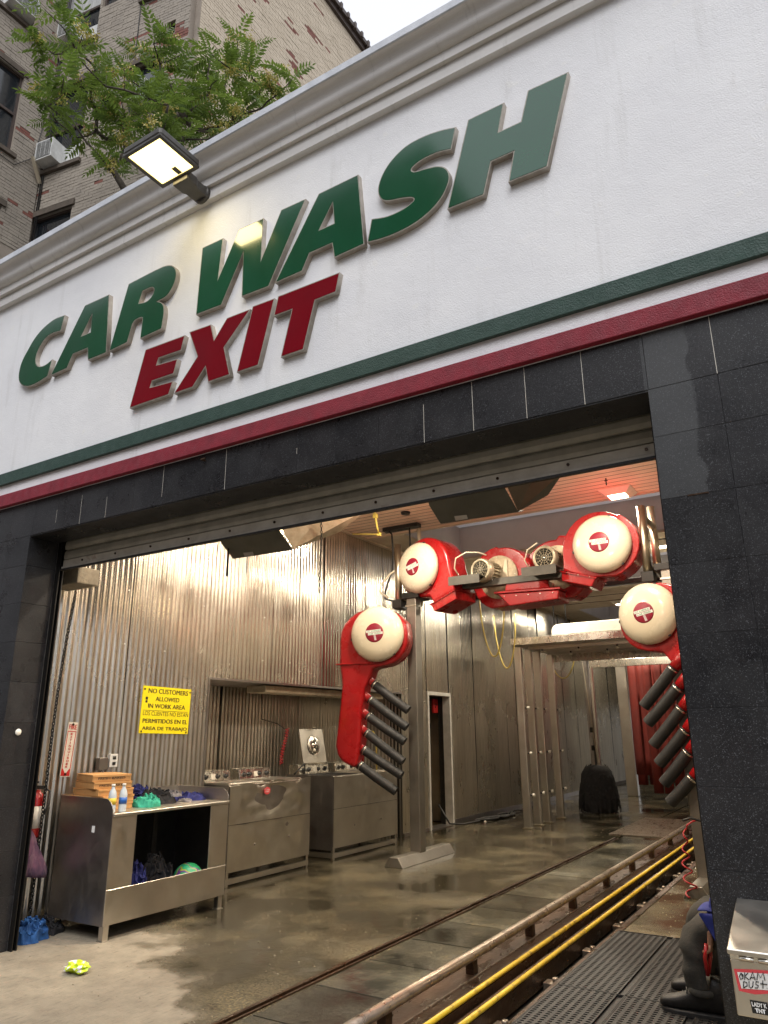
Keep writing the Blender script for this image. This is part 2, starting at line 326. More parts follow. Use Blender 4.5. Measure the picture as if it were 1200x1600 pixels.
# ------------------------------------------------------------------ mesh helpers
class MB:
    def __init__(s): s.v = []; s.f = []; s.mi = []; s.sm = []
    def add(s, vs, fs, mi=0, sm=False):
        o = len(s.v); s.v += [tuple(v) for v in vs]
        for f in fs: s.f.append(tuple(i + o for i in f)); s.mi.append(mi); s.sm.append(sm)
        return s
    def box(s, x0, x1, y0, y1, z0, z1, mi=0):
        return s.add([(x0, y0, z0), (x1, y0, z0), (x1, y1, z0), (x0, y1, z0), (x0, y0, z1), (x1, y0, z1), (x1, y1, z1), (x0, y1, z1)],
                     [(0, 3, 2, 1), (4, 5, 6, 7), (0, 1, 5, 4), (1, 2, 6, 5), (2, 3, 7, 6), (3, 0, 4, 7)], mi)
    def obox(s, c, size, rot=None, mi=0):
        rot = rot or Matrix.Identity(3); c = Vector(c)
        vs = [c + rot @ Vector((sx * size[0] / 2, sy * size[1] / 2, sz * size[2] / 2)) for sz in (-1, 1) for sx, sy in ((-1, -1), (1, -1), (1, 1), (-1, 1))]
        return s.add(vs, [(0, 3, 2, 1), (4, 5, 6, 7), (0, 1, 5, 4), (1, 2, 6, 5), (2, 3, 7, 6), (3, 0, 4, 7)], mi)
    def bar(s, p0, p1, w, h, mi=0, up=(0, 0, 1)):
        p0, p1 = Vector(p0), Vector(p1); z = (p1 - p0); L = z.length; z.normalize()
        u = Vector(up)
        if abs(u.dot(z)) > .98: u = Vector((0, 1, 0))
        x = u.cross(z).normalized(); y = z.cross(x)
        return s.obox((p0 + p1) / 2, (w, h, L), Matrix((x, y, z)).transposed(), mi)
    def tube(s, pts, r, n=10, mi=0, caps=True, closed=False, radii=None, sm=True):
        pts = [Vector(p) for p in pts]; k = len(pts); vs = []; fs = []
        ref = None
        for i, p in enumerate(pts):
            a = pts[i - 1] if i > 0 else (pts[-1] if closed else pts[0]); b_ = pts[i + 1] if i < k - 1 else (pts[0] if closed else pts[-1])
            t = (b_ - a).normalized()
            if ref is None:
                ref = Vector((0, 0, 1)) if abs(t.z) < .9 else Vector((0, 1, 0))
            x = ref.cross(t)
            if x.length < 1e-5: x = Vector((1, 0, 0)).cross(t)
            x.normalize(); y = t.cross(x); ref = y
            rr = radii[i] if radii else r
            for j in range(n):
                an = 2 * math.pi * j / n; vs.append(p + (x * math.cos(an) + y * math.sin(an)) * rr)
        for i in range(k if closed else k - 1):
            i2 = (i + 1) % k
            for j in range(n): j2 = (j + 1) % n; fs.append((i * n + j, i * n + j2, i2 * n + j2, i2 * n + j))
        s.add(vs, fs, mi, sm)
        if caps and not closed:
            o = len(s.v) - len(vs)
            s.f.append(tuple(o + j for j in reversed(range(n)))); s.mi.append(mi); s.sm.append(False)
            s.f.append(tuple(o + (k - 1) * n + j for j in range(n))); s.mi.append(mi); s.sm.append(False)
        return s
    def cyl(s, p0, p1, r, n=16, mi=0, r1=None):
        return s.tube([p0, p1], r, n, mi, radii=[r, r if r1 is None else r1])
    def lathe(s, prof, origin, axis=(0, 0, 1), n=28, mi=0, sm=True):
        a = Vector(axis).normalized(); x = a.orthogonal().normalized(); y = a.cross(x); o = Vector(origin); vs = []; fs = []
        for (r, h) in prof:
            for j in range(n):
                an = 2 * math.pi * j / n; vs.append(o + a * h + (x * math.cos(an) + y * math.sin(an)) * max(r, 1e-4))
        for i in range(len(prof) - 1):
            for j in range(n): j2 = (j + 1) % n; fs.append((i * n + j, i * n + j2, (i + 1) * n + j2, (i + 1) * n + j))
        s.add(vs, fs, mi, sm)
        o2 = len(s.v) - len(vs)
        s.f.append(tuple(o2 + j for j in reversed(range(n)))); s.mi.append(mi); s.sm.append(False)
        s.f.append(tuple(o2 + (len(prof) - 1) * n + j for j in range(n))); s.mi.append(mi); s.sm.append(False)
        return s
    def prism(s, poly, fn, d0, d1, mi=0, smside=False):
        """poly: 2-D outline, fn(u, v, d) -> point; extruded from depth d0 to d1"""
        n = len(poly); vs = [fn(u, v, d0) for u, v in poly] + [fn(u, v, d1) for u, v in poly]
        s.add(vs, [tuple(range(n)), tuple(range(2 * n - 1, n - 1, -1))], mi)
        o = len(s.v) - 2 * n
        for i in range(n):
            j = (i + 1) % n; s.f.append((o + i, o + n + i, o + n + j, o + j)); s.mi.append(mi); s.sm.append(smside)
        return s
    def build(s, name, mats, parent=None, bevel=0, seg=2, loc=None, subsurf=0, fixn=True):
        me = bpy.data.meshes.new(name)
        off = Vector((0, 0, 0))
        if parent is not None:
            q = parent
            while q is not None: off += q.location; q = q.parent
        elif loc is not None: off = Vector(loc)
        me.from_pydata([tuple(Vector(v) - off) for v in s.v], [], s.f)
        for mt in (mats if isinstance(mats, (list, tuple)) else [mats]): me.materials.append(mt)
        me.polygons.foreach_set('material_index', s.mi); me.polygons.foreach_set('use_smooth', s.sm)
        if fixn:
            bm = bmesh.new(); bm.from_mesh(me); bmesh.ops.recalc_face_normals(bm, faces=bm.faces); bm.to_mesh(me); bm.free()
        me.update()
        o = bpy.data.objects.new(name, me); C.objects.link(o)
        if parent is not None: o.parent = parent
        elif loc is not None: o.location = loc
        if bevel:
            md = o.modifiers.new('edge', 'BEVEL'); md.width = bevel; md.segments = seg; md.limit_method = 'ANGLE'; md.angle_limit = R(35)
            md.harden_normals = False
            if seg > 2:
                for pgn in me.polygons: pgn.use_smooth = True
                wnm = o.modifiers.new('wn', 'WEIGHTED_NORMAL'); wnm.keep_sharp = False
        if subsurf:
            md = o.modifiers.new('sub', 'SUBSURF'); md.levels = subsurf; md.render_levels = subsurf
            for pgn in me.polygons: pgn.use_smooth = True
        return o
def tag(o, label, cat, group=None):
    o['label'] = label; o['category'] = cat
    if group: o['group'] = group
    return o
def thing(name, loc, label, cat, group=None):
    o = bpy.data.objects.new(name, None); C.objects.link(o); o.location = loc; o.empty_display_size = .1
    return tag(o, label, cat, group)
def struct(o): o['kind'] = 'structure'; return o
def stuff(o): o['kind'] = 'stuff'; return o
def copy_obj(src, name, loc, parent=None, rot=None):
    c = src.copy(); c.name = name; C.objects.link(c)
    off = Vector((0, 0, 0)); q = parent
    while q is not None: off += q.location; q = q.parent
    c.location = Vector(loc) - off
    if parent is not None: c.parent = parent
    if rot is not None: c.rotation_euler = rot
    return c
def unit(name, mb, mat, parent, loc, bevel=0, seg=1, rot=None):
    """first of a run of alike pieces: mesh modelled about its own origin, placed at loc (world)"""
    me_o = mb.build(name, mat, None, bevel, seg)
    off = Vector((0, 0, 0)); q = parent
    while q is not None: off += q.location; q = q.parent
    me_o.parent = parent; me_o.location = Vector(loc) - off
    if rot is not None: me_o.rotation_euler = rot
    return me_o
def text(name, s, mat, o, xd, ud, w, h, parent=None, bold=0., depth=.0015, shear=0., fit=True):
    """flat lettering: o = lower-left corner, xd/ud directions, w x h overall size"""
    cu = bpy.data.curves.new(name, 'FONT'); cu.body = s; cu.offset = bold if bold >= .03 else 0; cu.extrude = 0; cu.shear = shear; cu.resolution_u = 3
    ob = bpy.data.objects.new('tmp_text', cu); C.objects.link(ob)
    bpy.context.view_layer.update()
    me = bpy.data.meshes.new_from_object(ob.evaluated_get(bpy.context.evaluated_depsgraph_get()))
    C.objects.unlink(ob); bpy.data.objects.remove(ob)
    xs = [v.co.x for v in me.vertices]; ys = [v.co.y for v in me.vertices]
    x0, x1, y0, y1 = min(xs), max(xs), min(ys), max(ys)
    xd = Vector(xd).normalized(); ud = Vector(ud).normalized(); nd = xd.cross(ud); o = Vector(o)
    sy = h / (y1 - y0); sx = w / (x1 - x0) if w else sy
    off = Vector((0, 0, 0)); q = parent
    while q is not None: off += q.location; q = q.parent
    if 0 < bold < .03:
        bmt = bmesh.new(); bmt.from_mesh(me); g_ = list(bmt.verts) + list(bmt.faces)
        for k, dx_ in enumerate((.022, .044)):
            dd_ = bmesh.ops.duplicate(bmt, geom=list(g_))
            for e_ in dd_['geom']:
                if isinstance(e_, bmesh.types.BMVert): e_.co.x += dx_; e_.co.z += .0003 * (k + 1)
        bmt.to_mesh(me); bmt.free()
    for v in me.vertices:
        v.co = nd * v.co.z + o + xd * (v.co.x - x0) * sx + ud * (v.co.y - y0) * sy + nd * depth - off
    me.materials.clear(); me.materials.append(mat); me.name = name
    ob = bpy.data.objects.new(name, me); C.objects.link(ob)
    if parent is not None: ob.parent = parent
    return ob
def smooth_poly(pts, sub=6):
    n = len(pts); out = []
    for i in range(n):
        p0, p1, p2, p3 = [Vector(pts[(i + k) % n][:2]) for k in (-1, 0, 1, 2)]
        c1, c2 = pts[i][2], pts[(i + 1) % n][2]
        out.append((p1.x, p1.y))
        if not (c1 or c2): continue
        t1 = (p2 - p0) * .5 if c1 else (p2 - p1); t2 = (p3 - p1) * .5 if c2 else (p2 - p1)
        L = (p2 - p1).length
        for t_ in (t1, t2):
            if t_.length > 1e-6: t_ *= min(1.6, L / t_.length * 1.0)
        for k in range(1, sub):
            t = k / sub; h1 = 2 * t**3 - 3 * t**2 + 1; h2 = t**3 - 2 * t**2 + t; h3 = -2 * t**3 + 3 * t**2; h4 = t**3 - t**2
            q = p1 * h1 + t1 * h2 + p2 * h3 + t2 * h4; out.append((q.x, q.y))
    return out
def curve_solid(name, loops, y, depth, mat, parent, offset=0.):
    """outline with holes in the facade plane, extruded towards the street (front at y)"""
    cu = bpy.data.curves.new(name, 'CURVE'); cu.dimensions = '2D'; cu.fill_mode = 'BOTH'; cu.extrude = depth / 2
    for lp in loops:
        area = sum(lp[i][0] * lp[(i + 1) % len(lp)][1] - lp[(i + 1) % len(lp)][0] * lp[i][1] for i in range(len(lp)))
        if (area < 0) != (lp is not loops[0]): lp = lp[::-1]
        if offset:
            n = len(lp); q = []
            for i in range(n):
                a, b_, c_ = Vector(lp[i - 1]), Vector(lp[i]), Vector(lp[(i + 1) % n])
                d1 = (b_ - a).normalized(); d2 = (c_ - b_).normalized()
                n1 = Vector((-d1.y, d1.x)); n2 = Vector((-d2.y, d2.x)); nn = (n1 + n2)
                nn = nn.normalized() if nn.length > 1e-4 else n1
                q.append(tuple(b_ + nn * offset / max(.45, nn.dot(n1))))
            lp = q
        sp = cu.splines.new('POLY'); sp.points.add(len(lp) - 1)
        for i, (a, b_) in enumerate(lp): sp.points[i].co = (a, b_, 0, 1)
        sp.use_cyclic_u = True
    ob = bpy.data.objects.new('tmp_curve', cu); C.objects.link(ob); bpy.context.view_layer.update()
    me = bpy.data.meshes.new_from_object(ob.evaluated_get(bpy.context.evaluated_depsgraph_get()))
    C.objects.unlink(ob); bpy.data.objects.remove(ob)
    off = Vector((0, 0, 0)); q = parent
    while q is not None: off += q.location; q = q.parent
    for v in me.vertices: v.co = Vector((v.co.x, y + depth / 2 - v.co.z, v.co.y)) - off
    me.materials.clear(); me.materials.append(mat); me.name = name
    ob = bpy.data.objects.new(name, me); C.objects.link(ob); ob.parent = parent
    return ob

# ------------------------------------------------------------------ SETTING: ground, street, floor
YF = 3.427; XL = -5.615; XR = -.587; XW = -6.08
struct(MB().box(-80, 80, -80, 80, -.62, -.60).build('ground', M['asphalt']))
struct(MB().box(-60, 60, -12.5, -1.6, -.13, -.125).build('road', M['asphalt']))
struct(MB().box(-60, 60, -16, -12.5, -.6, 0).build('far_pavement', M['sidewalk']))
struct(MB().box(-60, 60, -1.6, -1.42, -.6, 0.0).build('kerb', M['sidewalk']))
PX0, PX1 = -2.44, -1.86                                  # conveyor pit
f = MB(); f.box(-60, -3.235, -1.418, 27, -.3, 0); f.box(-3.205, PX0, -1.418, 27, -.3, 0); f.box(-3.235, -3.205, -1.418, 3.0, -.3, 0); f.box(PX0, PX1, -1.418, 3.0, -.3, -.0)
struct(f.build('floor', M['floor']))
f = MB(); f.box(PX1, 60, -1.418, 27, -.3, 0)
struct(f.build('floor_beside_pit', M['floor_right']))
struct(MB().box(-3.3, -1.8, 3.0, 27, -.34, -.30).build('pit_bottom', M['pit']))
struct(MB().box(-60, -20, 27, 60, -.12, -.02).box(-20, 20, 27, 60, -.12, -.03).build('back_yard_ground', M['sidewalk']))

# lane plates between the drain slot and the guide pipe, each a plate of its own
lane = struct(MB().box(-3.17, -2.50, 3.02, 11.8, .0005, .0015).build('lane_bed', M['dark_gap']))
ys = [3.05, 3.655, 4.255, 4.875, 5.485, 6.10, 6.72, 7.34, 7.955, 8.52, 9.09, 9.79, 10.3, 10.74, 11.25, 11.74]
for a, b_ in zip(ys, ys[1:]):
    t_ = random.uniform(0, .003)
    MB().box(-3.16, -2.51, a + .005, b_ - .009, .002, .007 + t_).build('lane_plate', M['plate'], lane)
dr = MB().box(-3.207, -3.192, 3.0, 11.74, -.2, .010).box(-3.262, -3.233, 3.0, 11.74, -.2, .014)
struct(dr.build('drain_slot_edge', M['rust']))
gr = struct(MB().box(-3.5, -2.50, 12.1, 14.6, .0005, .001).build('floor_grating_bed', M['plate']))
for k in range(25):
    MB().box(-3.45, -2.52, 12.15 + k * .1, 12.195 + k * .1, .002, .014).build('grating_bar', M['pipe_worn'], gr)

# ------------------------------------------------------------------ the car wash building: facade
bld = thing('car_wash_building', (-3, YF, 0), 'car wash building front of white stucco over black granite with green and red stripes', 'building')
MB().box(-14, 6, YF, 3.81, 3.457, 6.02).build('parapet_wall', M['stucco'], bld)
# cornice profile (y, z) swept along x
prof = [(3.45, 5.66), (3.376, 5.66), (3.376, 5.764), (3.345, 5.764), (3.345, 5.842)]
for k in range(1, 9):                                     # swelling lower curve, then the hollow under the lip
    t = k / 8 * math.pi / 2; prof.append((3.345 - .062 * math.sin(t), 5.842 + .055 * (1 - math.cos(t))))
for k in range(1, 9):
    t = k / 8 * math.pi / 2; prof.append((3.283 - .068 * (1 - math.cos(t)), 5.897 + .081 * math.sin(t)))
prof2 = [(3.207, 5.978), (3.207, 6.05), (3.84, 6.05), (3.84, 6.021), (3.45, 6.021)]
def sweep(mb, pr, x0, x1, sm=False):
    n = len(pr); vs = [(x0, y, z) for y, z in pr] + [(x1, y, z) for y, z in pr]
    mb.add(vs, [(i, (i + 1) % n, n + (i + 1) % n, n + i) for i in range(n)] + [tuple(range(n)), tuple(range(2 * n - 1, n - 1, -1))])
    return mb
sweep(MB(), prof + [(3.215, 5.979), (3.45, 5.979)], -14.1, 6.1).build('cornice', M['cornice'], bld)
sweep(MB(), [(3.207, 5.98), (3.207, 6.05), (3.84, 6.05), (3.84, 6.022), (3.46, 6.022), (3.46, 5.98)], -14.15, 6.15).build('cornice_cap', M['cornice_cap'], bld, .006, 1)
MB().box(-14.02, 6.02, YF - .03, YF - .0005, 3.680, 3.792).build('green_stripe', M['green_stucco'], bld, .005, 2)
MB().box(-14.02, 6.02, YF - .045, YF - .0005, 3.459, 3.572).build('red_stripe', M['red_stucco'], bld, .005, 2)

# granite tiles, each one its own piece, over a grouted backing
lint = MB().box(-10.0, 1.29, YF + .016, 3.70, 3.150, 3.456).build('lintel', M['grout'], bld)
pierl = MB().box(-10.0, XL - .018, YF + .016, 3.75, 0, 3.149).build('left_pier', M['grout'], bld)
pierr = MB().box(XR + .018, 1.29, YF + .016, 3.80, 0, 3.149).build('right_pier', M['grout'], bld)
MB().box(-14, -10.01, YF + .004, 3.80, 0, 3.456).box(1.30, 6, YF + .004, 3.80, 0, 3.456).build('plain_wall', M['stucco'], bld)
MB().box(XL - .01, XR + .01, YF + .005, 3.70, 3.140, 3.1495).build('lintel_soffit', M['granite'], bld)
tile_cache = {}
def tile(w_, h_, parent, x, z, face='front', y0=YF):
    key = (round(w_, 3), round(h_, 3), face)
    loc = (x, y0, z) if face == 'front' else (x, y0, z)
    if key in tile_cache: return copy_obj(tile_cache[key], 'granite_tile', loc, parent)
    mb = MB()
    if face == 'front': mb.box(.0011, w_ - .0011, 0, .016, .0007, h_ - .0007)
    elif face == 'right': mb.box(-.018, 0, .0012, w_ - .0012, .001, h_ - .001)
    else: mb.box(0, .018, .0012, w_ - .0012, .001, h_ - .001)
    o = unit('granite_tile', mb, M['granite'], parent, loc, .0007, 1); tile_cache[key] = o; return o
xs = [-.270 - .3135 * k for k in range(24)]
x = -.270 + .3135 * 5
while x > -9.7: tile(.3135, .308, lint, x - .3135, 3.148); x -= .3135
for k in range(24):
    gx = -.270 - .3135 * k; a = random.choice((0, 0, .06, .13)); b_ = random.choice((.30, .30, .24, .17))
    if random.random() < .6: MB().box(gx - .0013, gx + .0013, YF + .0005, YF + .006, 3.149 + a, 3.149 + b_).build('grout_line', M['sign_white'], lint)
rows = [3.147, 2.895] + [2.895 - .3147 * k for k in range(1, 10)] + [0.0]
for a, b_ in zip(rows, rows[1:]):
    tile(.317, a - b_, pierr, XR, b_)
    for k in range(5):
        if k == 0 and a > 3.1: tile(.213, a - b_, pierr, -.27, b_); continue
        if k in (1, 2) and a > 3.1: continue
        tile(.315, a - b_, pierr, -.27 + .315 * k, b_)
    for k in range(14): tile(.3135, a - b_, pierl, XL - .3135 * (k + 1), b_)
    tile(.272, a - b_, pierl, XL, b_, 'right', YF + .0)
    tile(.272, a - b_, pierr, XR + .0001, b_, 'left', YF + .017)
# small recessed green frame at the right edge of the pier
gf = MB().box(-.055, .55, YF - .01, YF + .014, 2.90, 2.93).box(-.055, .55, YF - .01, YF + .014, 3.05, 3.145).box(-.055, -.040, YF - .01, YF + .014, 2.931, 3.049).build('green_window_frame', M['green_paint'], pierr)
MB().box(-.039, .55, YF + .004, YF + .012, 2.931, 3.049).build('frosted_pane', M['sign_white'], pierr)
# rust stain seam on the pier tiles stays a stain: thin iron clip in the joint
MB().box(-.47, -.38, YF - .003, YF + .002, 2.577, 2.583).build('rusty_tile_clip', M['rust'], pierr)
MB().box(-3.62, -3.60, YF - .03, YF, 3.40, 3.405).box(-3.62, -3.575, YF - .035, YF - .028, 3.40, 3.41).build('bent_hook', M['rust'], lint)
# round white disc on the left reveal
d_ = MB().lathe([(0, 0), (.024, 0), (.026, .006), (.02, .012), (0, .013)], (XL + .001, 3.553, 1.563), (1, 0, 0), 20).build('white_disc', M['white_pvc'], pierl)
# shutter guides
for sx, x0 in ((1, XL), (-1, XR)):
    g = MB()
    g.box(min(x0, x0 + sx * .05), max(x0, x0 + sx * .05), 3.702, 3.710, 0, 3.148)
    g.box(min(x0, x0 + sx * .05), max(x0, x0 + sx * .05), 3.736, 3.746, 0, 3.148)
    g.box(min(x0, x0 + sx * .012), max(x0, x0 + sx * .012), 3.7105, 3.7355, 0, 3.148)
    g.build('shutter_guide', M['black_steel'], bld)
MB().box(XL - .45, XL - .03, 3.752, 3.765, 0, 4.6).build('inner_return', M['black_steel'], bld)
# roller shutter
sh = thing('roller_shutter', (-3.1, 3.74, 2.9), 'raised galvanised roller shutter with rusty bottom bar under the granite lintel', 'shutter')
MB().box(XL + .052, XR - .052, 3.715, 3.775, 2.905, 2.925).box(XL + .052, XR - .052, 3.728, 3.762, 2.926, 2.985).build('bottom_bar', M['shutter_bar'], sh, .003, 1)
for k in range(12):
    x = -5.3 + k * .42
    MB().cyl((x, 3.727, 2.955), (x, 3.720, 2.955), .009, 8).build('bolt', M['rust'], sh)
for k in range(7):
    z0 = 2.988 + k * .088
    mb = MB(); pr = [(3.752, z0), (3.732, z0 + .004), (3.726, z0 + .03), (3.730, z0 + .066), (3.742, z0 + .083), (3.752, z0 + .085), (3.757, z0 + .045)]
    sweep(mb, pr, XL + .055, XR - .055).build('shutter_slat', M['shutter'], sh)
MB().box(XL + .05, XR - .05, 3.70, 3.725, 2.888, 2.903).build('rubber_seal', M['black_rubber'], sh)
MB().box(XL - .4, XR + .4, 3.80, 3.83, 2.95, 4.62).build('header_back', M['dark_gap'], bld)
stub = MB().box(-5.93, -5.50, 3.84, 4.06, 2.80, 2.95).build('concrete_stub', M['concrete_raw'], None, .012, 2)
tag(stub, 'rough broken concrete stub behind the top left end of the shutter', 'concrete block')

# sign letters
LETTERS = [
    ('C', [[(-5.496,5.196,0),(-5.645,5.204,1),(-5.794,5.167,1),(-5.916,5.096,1),(-6.008,4.991,1),(-6.077,4.886,1),(-6.093,4.774,1),(-6.066,4.689,1),(-5.999,4.63,1),(-5.907,4.598,1),(-5.783,4.596,1),(-5.629,4.62,0),(-5.596,4.772,0),(-5.672,4.749,1),(-5.744,4.748,1),(-5.811,4.774,1),(-5.853,4.836,1),(-5.852,4.912,1),(-5.811,4.985,1),(-5.745,5.042,1),(-5.66,5.061,1),(-5.526,5.049,0)]]),
    ('A', [[(-5.204,5.196,0),(-4.88,5.192,0),(-4.827,4.617,0),(-5.061,4.616,0),(-5.088,4.74,0),(-5.291,4.743,0),(-5.353,4.622,0),(-5.574,4.615,0)],[(-5.084,5.077,0),(-5.073,4.884,0),(-5.206,4.886,0)]]),
    ('R', [[(-4.626,5.206,0),(-4.23,5.218,1),(-4.123,5.197,1),(-4.064,5.149,1),(-4.041,5.078,1),(-4.065,4.99,1),(-4.134,4.918,1),(-4.245,4.905,0),(-4.183,4.867,1),(-4.154,4.816,1),(-4.148,4.752,1),(-4.159,4.628,0),(-4.402,4.617,0),(-4.397,4.804,0),(-4.429,4.819,1),(-4.496,4.815,1),(-4.525,4.788,0),(-4.567,4.632,0),(-4.783,4.618,0)],[(-4.436,5.072,0),(-4.328,5.069,1),(-4.292,5.038,1),(-4.303,4.986,1),(-4.366,4.947,1),(-4.472,4.961,0)]]),
    ('W', [[(-3.758,5.218,0),(-3.542,5.218,0),(-3.567,4.847,0),(-3.372,5.227,0),(-3.133,5.225,0),(-3.137,4.85,0),(-2.958,5.224,0),(-2.74,5.22,0),(-3.051,4.614,0),(-3.304,4.619,0),(-3.314,5.013,0),(-3.512,4.62,0),(-3.772,4.625,0)]]),
    ('A', [[(-2.615,5.21,0),(-2.282,5.215,0),(-2.232,4.639,0),(-2.469,4.627,0),(-2.49,4.751,0),(-2.687,4.748,0),(-2.748,4.626,0),(-2.984,4.62,0)],[(-2.492,5.089,0),(-2.474,4.9,0),(-2.61,4.899,0)]]),
    ('S', [[(-1.535,5.226,0),(-1.572,5.077,0),(-1.668,5.1,1),(-1.774,5.1,1),(-1.839,5.082,1),(-1.863,5.057,1),(-1.841,5.028,1),(-1.763,5.012,1),(-1.672,4.988,1),(-1.615,4.944,1),(-1.593,4.881,1),(-1.607,4.816,1),(-1.654,4.742,1),(-1.733,4.681,1),(-1.838,4.639,1),(-1.972,4.62,1),(-2.096,4.623,1),(-2.201,4.639,0),(-2.168,4.802,0),(-2.053,4.773,1),(-1.943,4.774,1),(-1.875,4.793,1),(-1.845,4.815,1),(-1.863,4.84,1),(-1.928,4.866,1),(-2.038,4.895,1),(-2.091,4.931,1),(-2.115,4.995,1),(-2.107,5.065,1),(-2.064,5.148,1),(-1.992,5.216,1),(-1.894,5.263,1),(-1.77,5.273,1),(-1.65,5.258,1)]]),
    ('H', [[(-1.443,5.236,0),(-1.207,5.238,0),(-1.254,5.037,0),(-1.104,5.039,0),(-1.046,5.243,0),(-0.803,5.239,0),(-0.973,4.65,0),(-1.206,4.653,0),(-1.16,4.854,0),(-1.311,4.853,0),(-1.37,4.638,0),(-1.61,4.64,0)]]),
    ('E', [[(-4.321,4.485,0),(-3.883,4.475,0),(-3.911,4.36,0),(-4.16,4.367,0),(-4.178,4.305,0),(-3.944,4.29,0),(-3.972,4.179,0),(-4.211,4.182,0),(-4.229,4.126,0),(-3.974,4.109,0),(-4.008,4.012,0),(-4.442,4.01,0)]]),
    ('X', [[(-3.828,4.487,0),(-3.607,4.479,0),(-3.56,4.331,0),(-3.441,4.479,0),(-3.222,4.478,0),(-3.456,4.244,0),(-3.383,4.004,0),(-3.59,4.003,0),(-3.631,4.143,0),(-3.752,4.006,0),(-3.942,4.004,0),(-3.721,4.247,0)]]),
    ('I', [[(-3.189,4.492,0),(-2.992,4.487,0),(-3.114,4.001,0),(-3.308,4.002,0)]]),
    ('T', [[(-2.953,4.491,0),(-2.428,4.488,0),(-2.456,4.354,0),(-2.629,4.351,0),(-2.718,4.003,0),(-2.906,4.003,0),(-2.822,4.348,0),(-2.985,4.349,0)]]),
]
LAB = ['green letter C, first of the word CAR on the white wall', 'green letter A in the middle of the word CAR', 'green letter R closing the word CAR, left of the gap',
       'green letter W opening the word WASH with a lamp reflection', 'green letter A in the word WASH between W and S', 'green curved letter S in the word WASH',
       'green letter H ending WASH, face reflecting the pale sky', 'red letter E opening the word EXIT', 'red letter X, second letter of EXIT', 'narrow red letter I in the word EXIT', 'red letter T ending the word EXIT']
for (ch, loops), lab in zip(LETTERS, LAB):
    col = 'green_face' if lab.startswith('green') else 'red_face'
    lp = [smooth_poly(l, 5) for l in loops]
    cx = sum(p[0] for p in lp[0]) / len(lp[0]); zz = min(p[1] for p in lp[0])
    t = thing('sign_letter', (cx, YF, zz), lab, 'sign letter', 'raised letters of the car wash exit sign')
    curve_solid('letter_return', lp, YF - .040, .041, M['letter_edge'], t, -.004)
    curve_solid('letter_face', lp, YF - .0425, .006, M[col], t, .0035)

# ------------------------------------------------------------------ interior shell
NW = 8
def corr_panel(w_, h_, x_amp=.0075, per=.0656, seed=0):
    """corrugated sheet about the origin: y along the wall 0..w_, z 0..h_, ridges towards +x"""
    rnd = random.Random(seed); mb = MB(); n = max(2, int(round(w_ / per)) * 8); rows_ = 5; vs = []; ph = rnd.uniform(0, 6)
    for j in range(rows_ + 1):
        z = h_ * j / rows_
        for i in range(n + 1):
            y = .0014 + (w_ - .0028) * i / n
            a = .5 - .5 * math.cos(2 * math.pi * y / per); xx = x_amp * (2 * a - 1)
            xx += .0016 * math.sin(y * 5 + ph + z * 1.7) + .0010 * math.sin(z * 4.1 + ph * 2)
            vs.append((xx, y, z))
    fs = []
    for j in range(rows_):
        for i in range(n): a = j * (n + 1) + i; fs.append((a, a + 1, a + n + 2, a + n + 1))
    mb.add(vs, fs, 0, True); return mb
sw = MB()
sw.box(XW - .22, XW - .02, 3.766, 6.07, 0, 4.62).box(XW - .22, XW - .02, 6.07, 10.35, 2.14, 4.62).box(XW - .22, XW - .02, 10.35, 11.22, 0, 4.62)
sw.box(XW - .22, XW - .02, 11.22, 12.02, 2.18, 4.62).box(XW - .22, XW - .02, 12.02, 26, 0, 4.62)
sw.box(-7.15, -6.93, 5.85, 10.57, 0, 2.36).box(-6.93, XW - .221, 5.85, 6.049, 0, 2.36).box(-6.93, XW - .221, 10.371, 10.57, 0, 2.36).box(-6.93, XW - .221, 6.05, 10.37, 2.141, 2.36)
side = struct(sw.build('side_wall', M['dark_gap']))
variants = {}
def wall_run(parent, x, y0, y1, z0, z1, mat, pw=.525, rotz=0, name='wall_panel'):
    n = max(1, round((y1 - y0) / pw)); pw = (y1 - y0) / n
    for k in range(n):
        key = (round(pw, 3), round(z1 - z0, 3), mat, k % 3)
        yy = y0 + k * pw if rotz == 0 else y0 + (k + 1) * pw
        ro = Euler((R(random.uniform(-.25, .25)), R(random.uniform(-.35, .35)), rotz + R(random.uniform(-.3, .3))))
        xx = x + random.uniform(-.003, .003)
        if key in variants: copy_obj(variants[key], name, (xx, yy, z0), parent, ro)
        else: variants[key] = unit(name, corr_panel(pw, z1 - z0, seed=k % 3), M[mat], parent, (xx, yy, z0), 0, 1, ro)
wall_run(side, XW, 3.78, 6.065, .0, 4.46, 'corrugated')
wall_run(side, XW, 6.075, 10.345, 2.15, 4.46, 'corrugated')
wall_run(side, XW, 10.36, 11.18, 0, 4.46, 'corrugated')
wall_run(side, XW, 11.22, 12.02, 2.20, 4.46, 'corrugated')
wall_run(side, XW, 12.06, 25.9, 0, 4.46, 'corrugated')
wall_run(side, -6.90, 6.07, 10.35, .0, 2.13, 'corrugated_old')
for k in range(1):
    e = unit('return_panel', corr_panel(.80, 2.13, seed=5), M['corrugated_old'], side, (-6.885, 10.350, 0), 0, 1, Euler((0, 0, R(-90))))
rv = MB()
for k in range(42):
    yy = 3.79 + k * .525
    for z in (.35, .9, 1.45, 2.4, 2.95, 3.5, 4.05):
        if 6.0 < yy < 10.4 and z < 2.2 or 11.1 < yy < 12.1 and z < 2.2: continue
        rv.lathe([(.0075, 0), (.006, .005)], (XW + .008, yy + random.uniform(.01, .03), z + random.uniform(-.02, .02)), (1, 0, 0), 6)
stuff(rv.build('panel_rivets', M['clamp'], side, fixn=False))
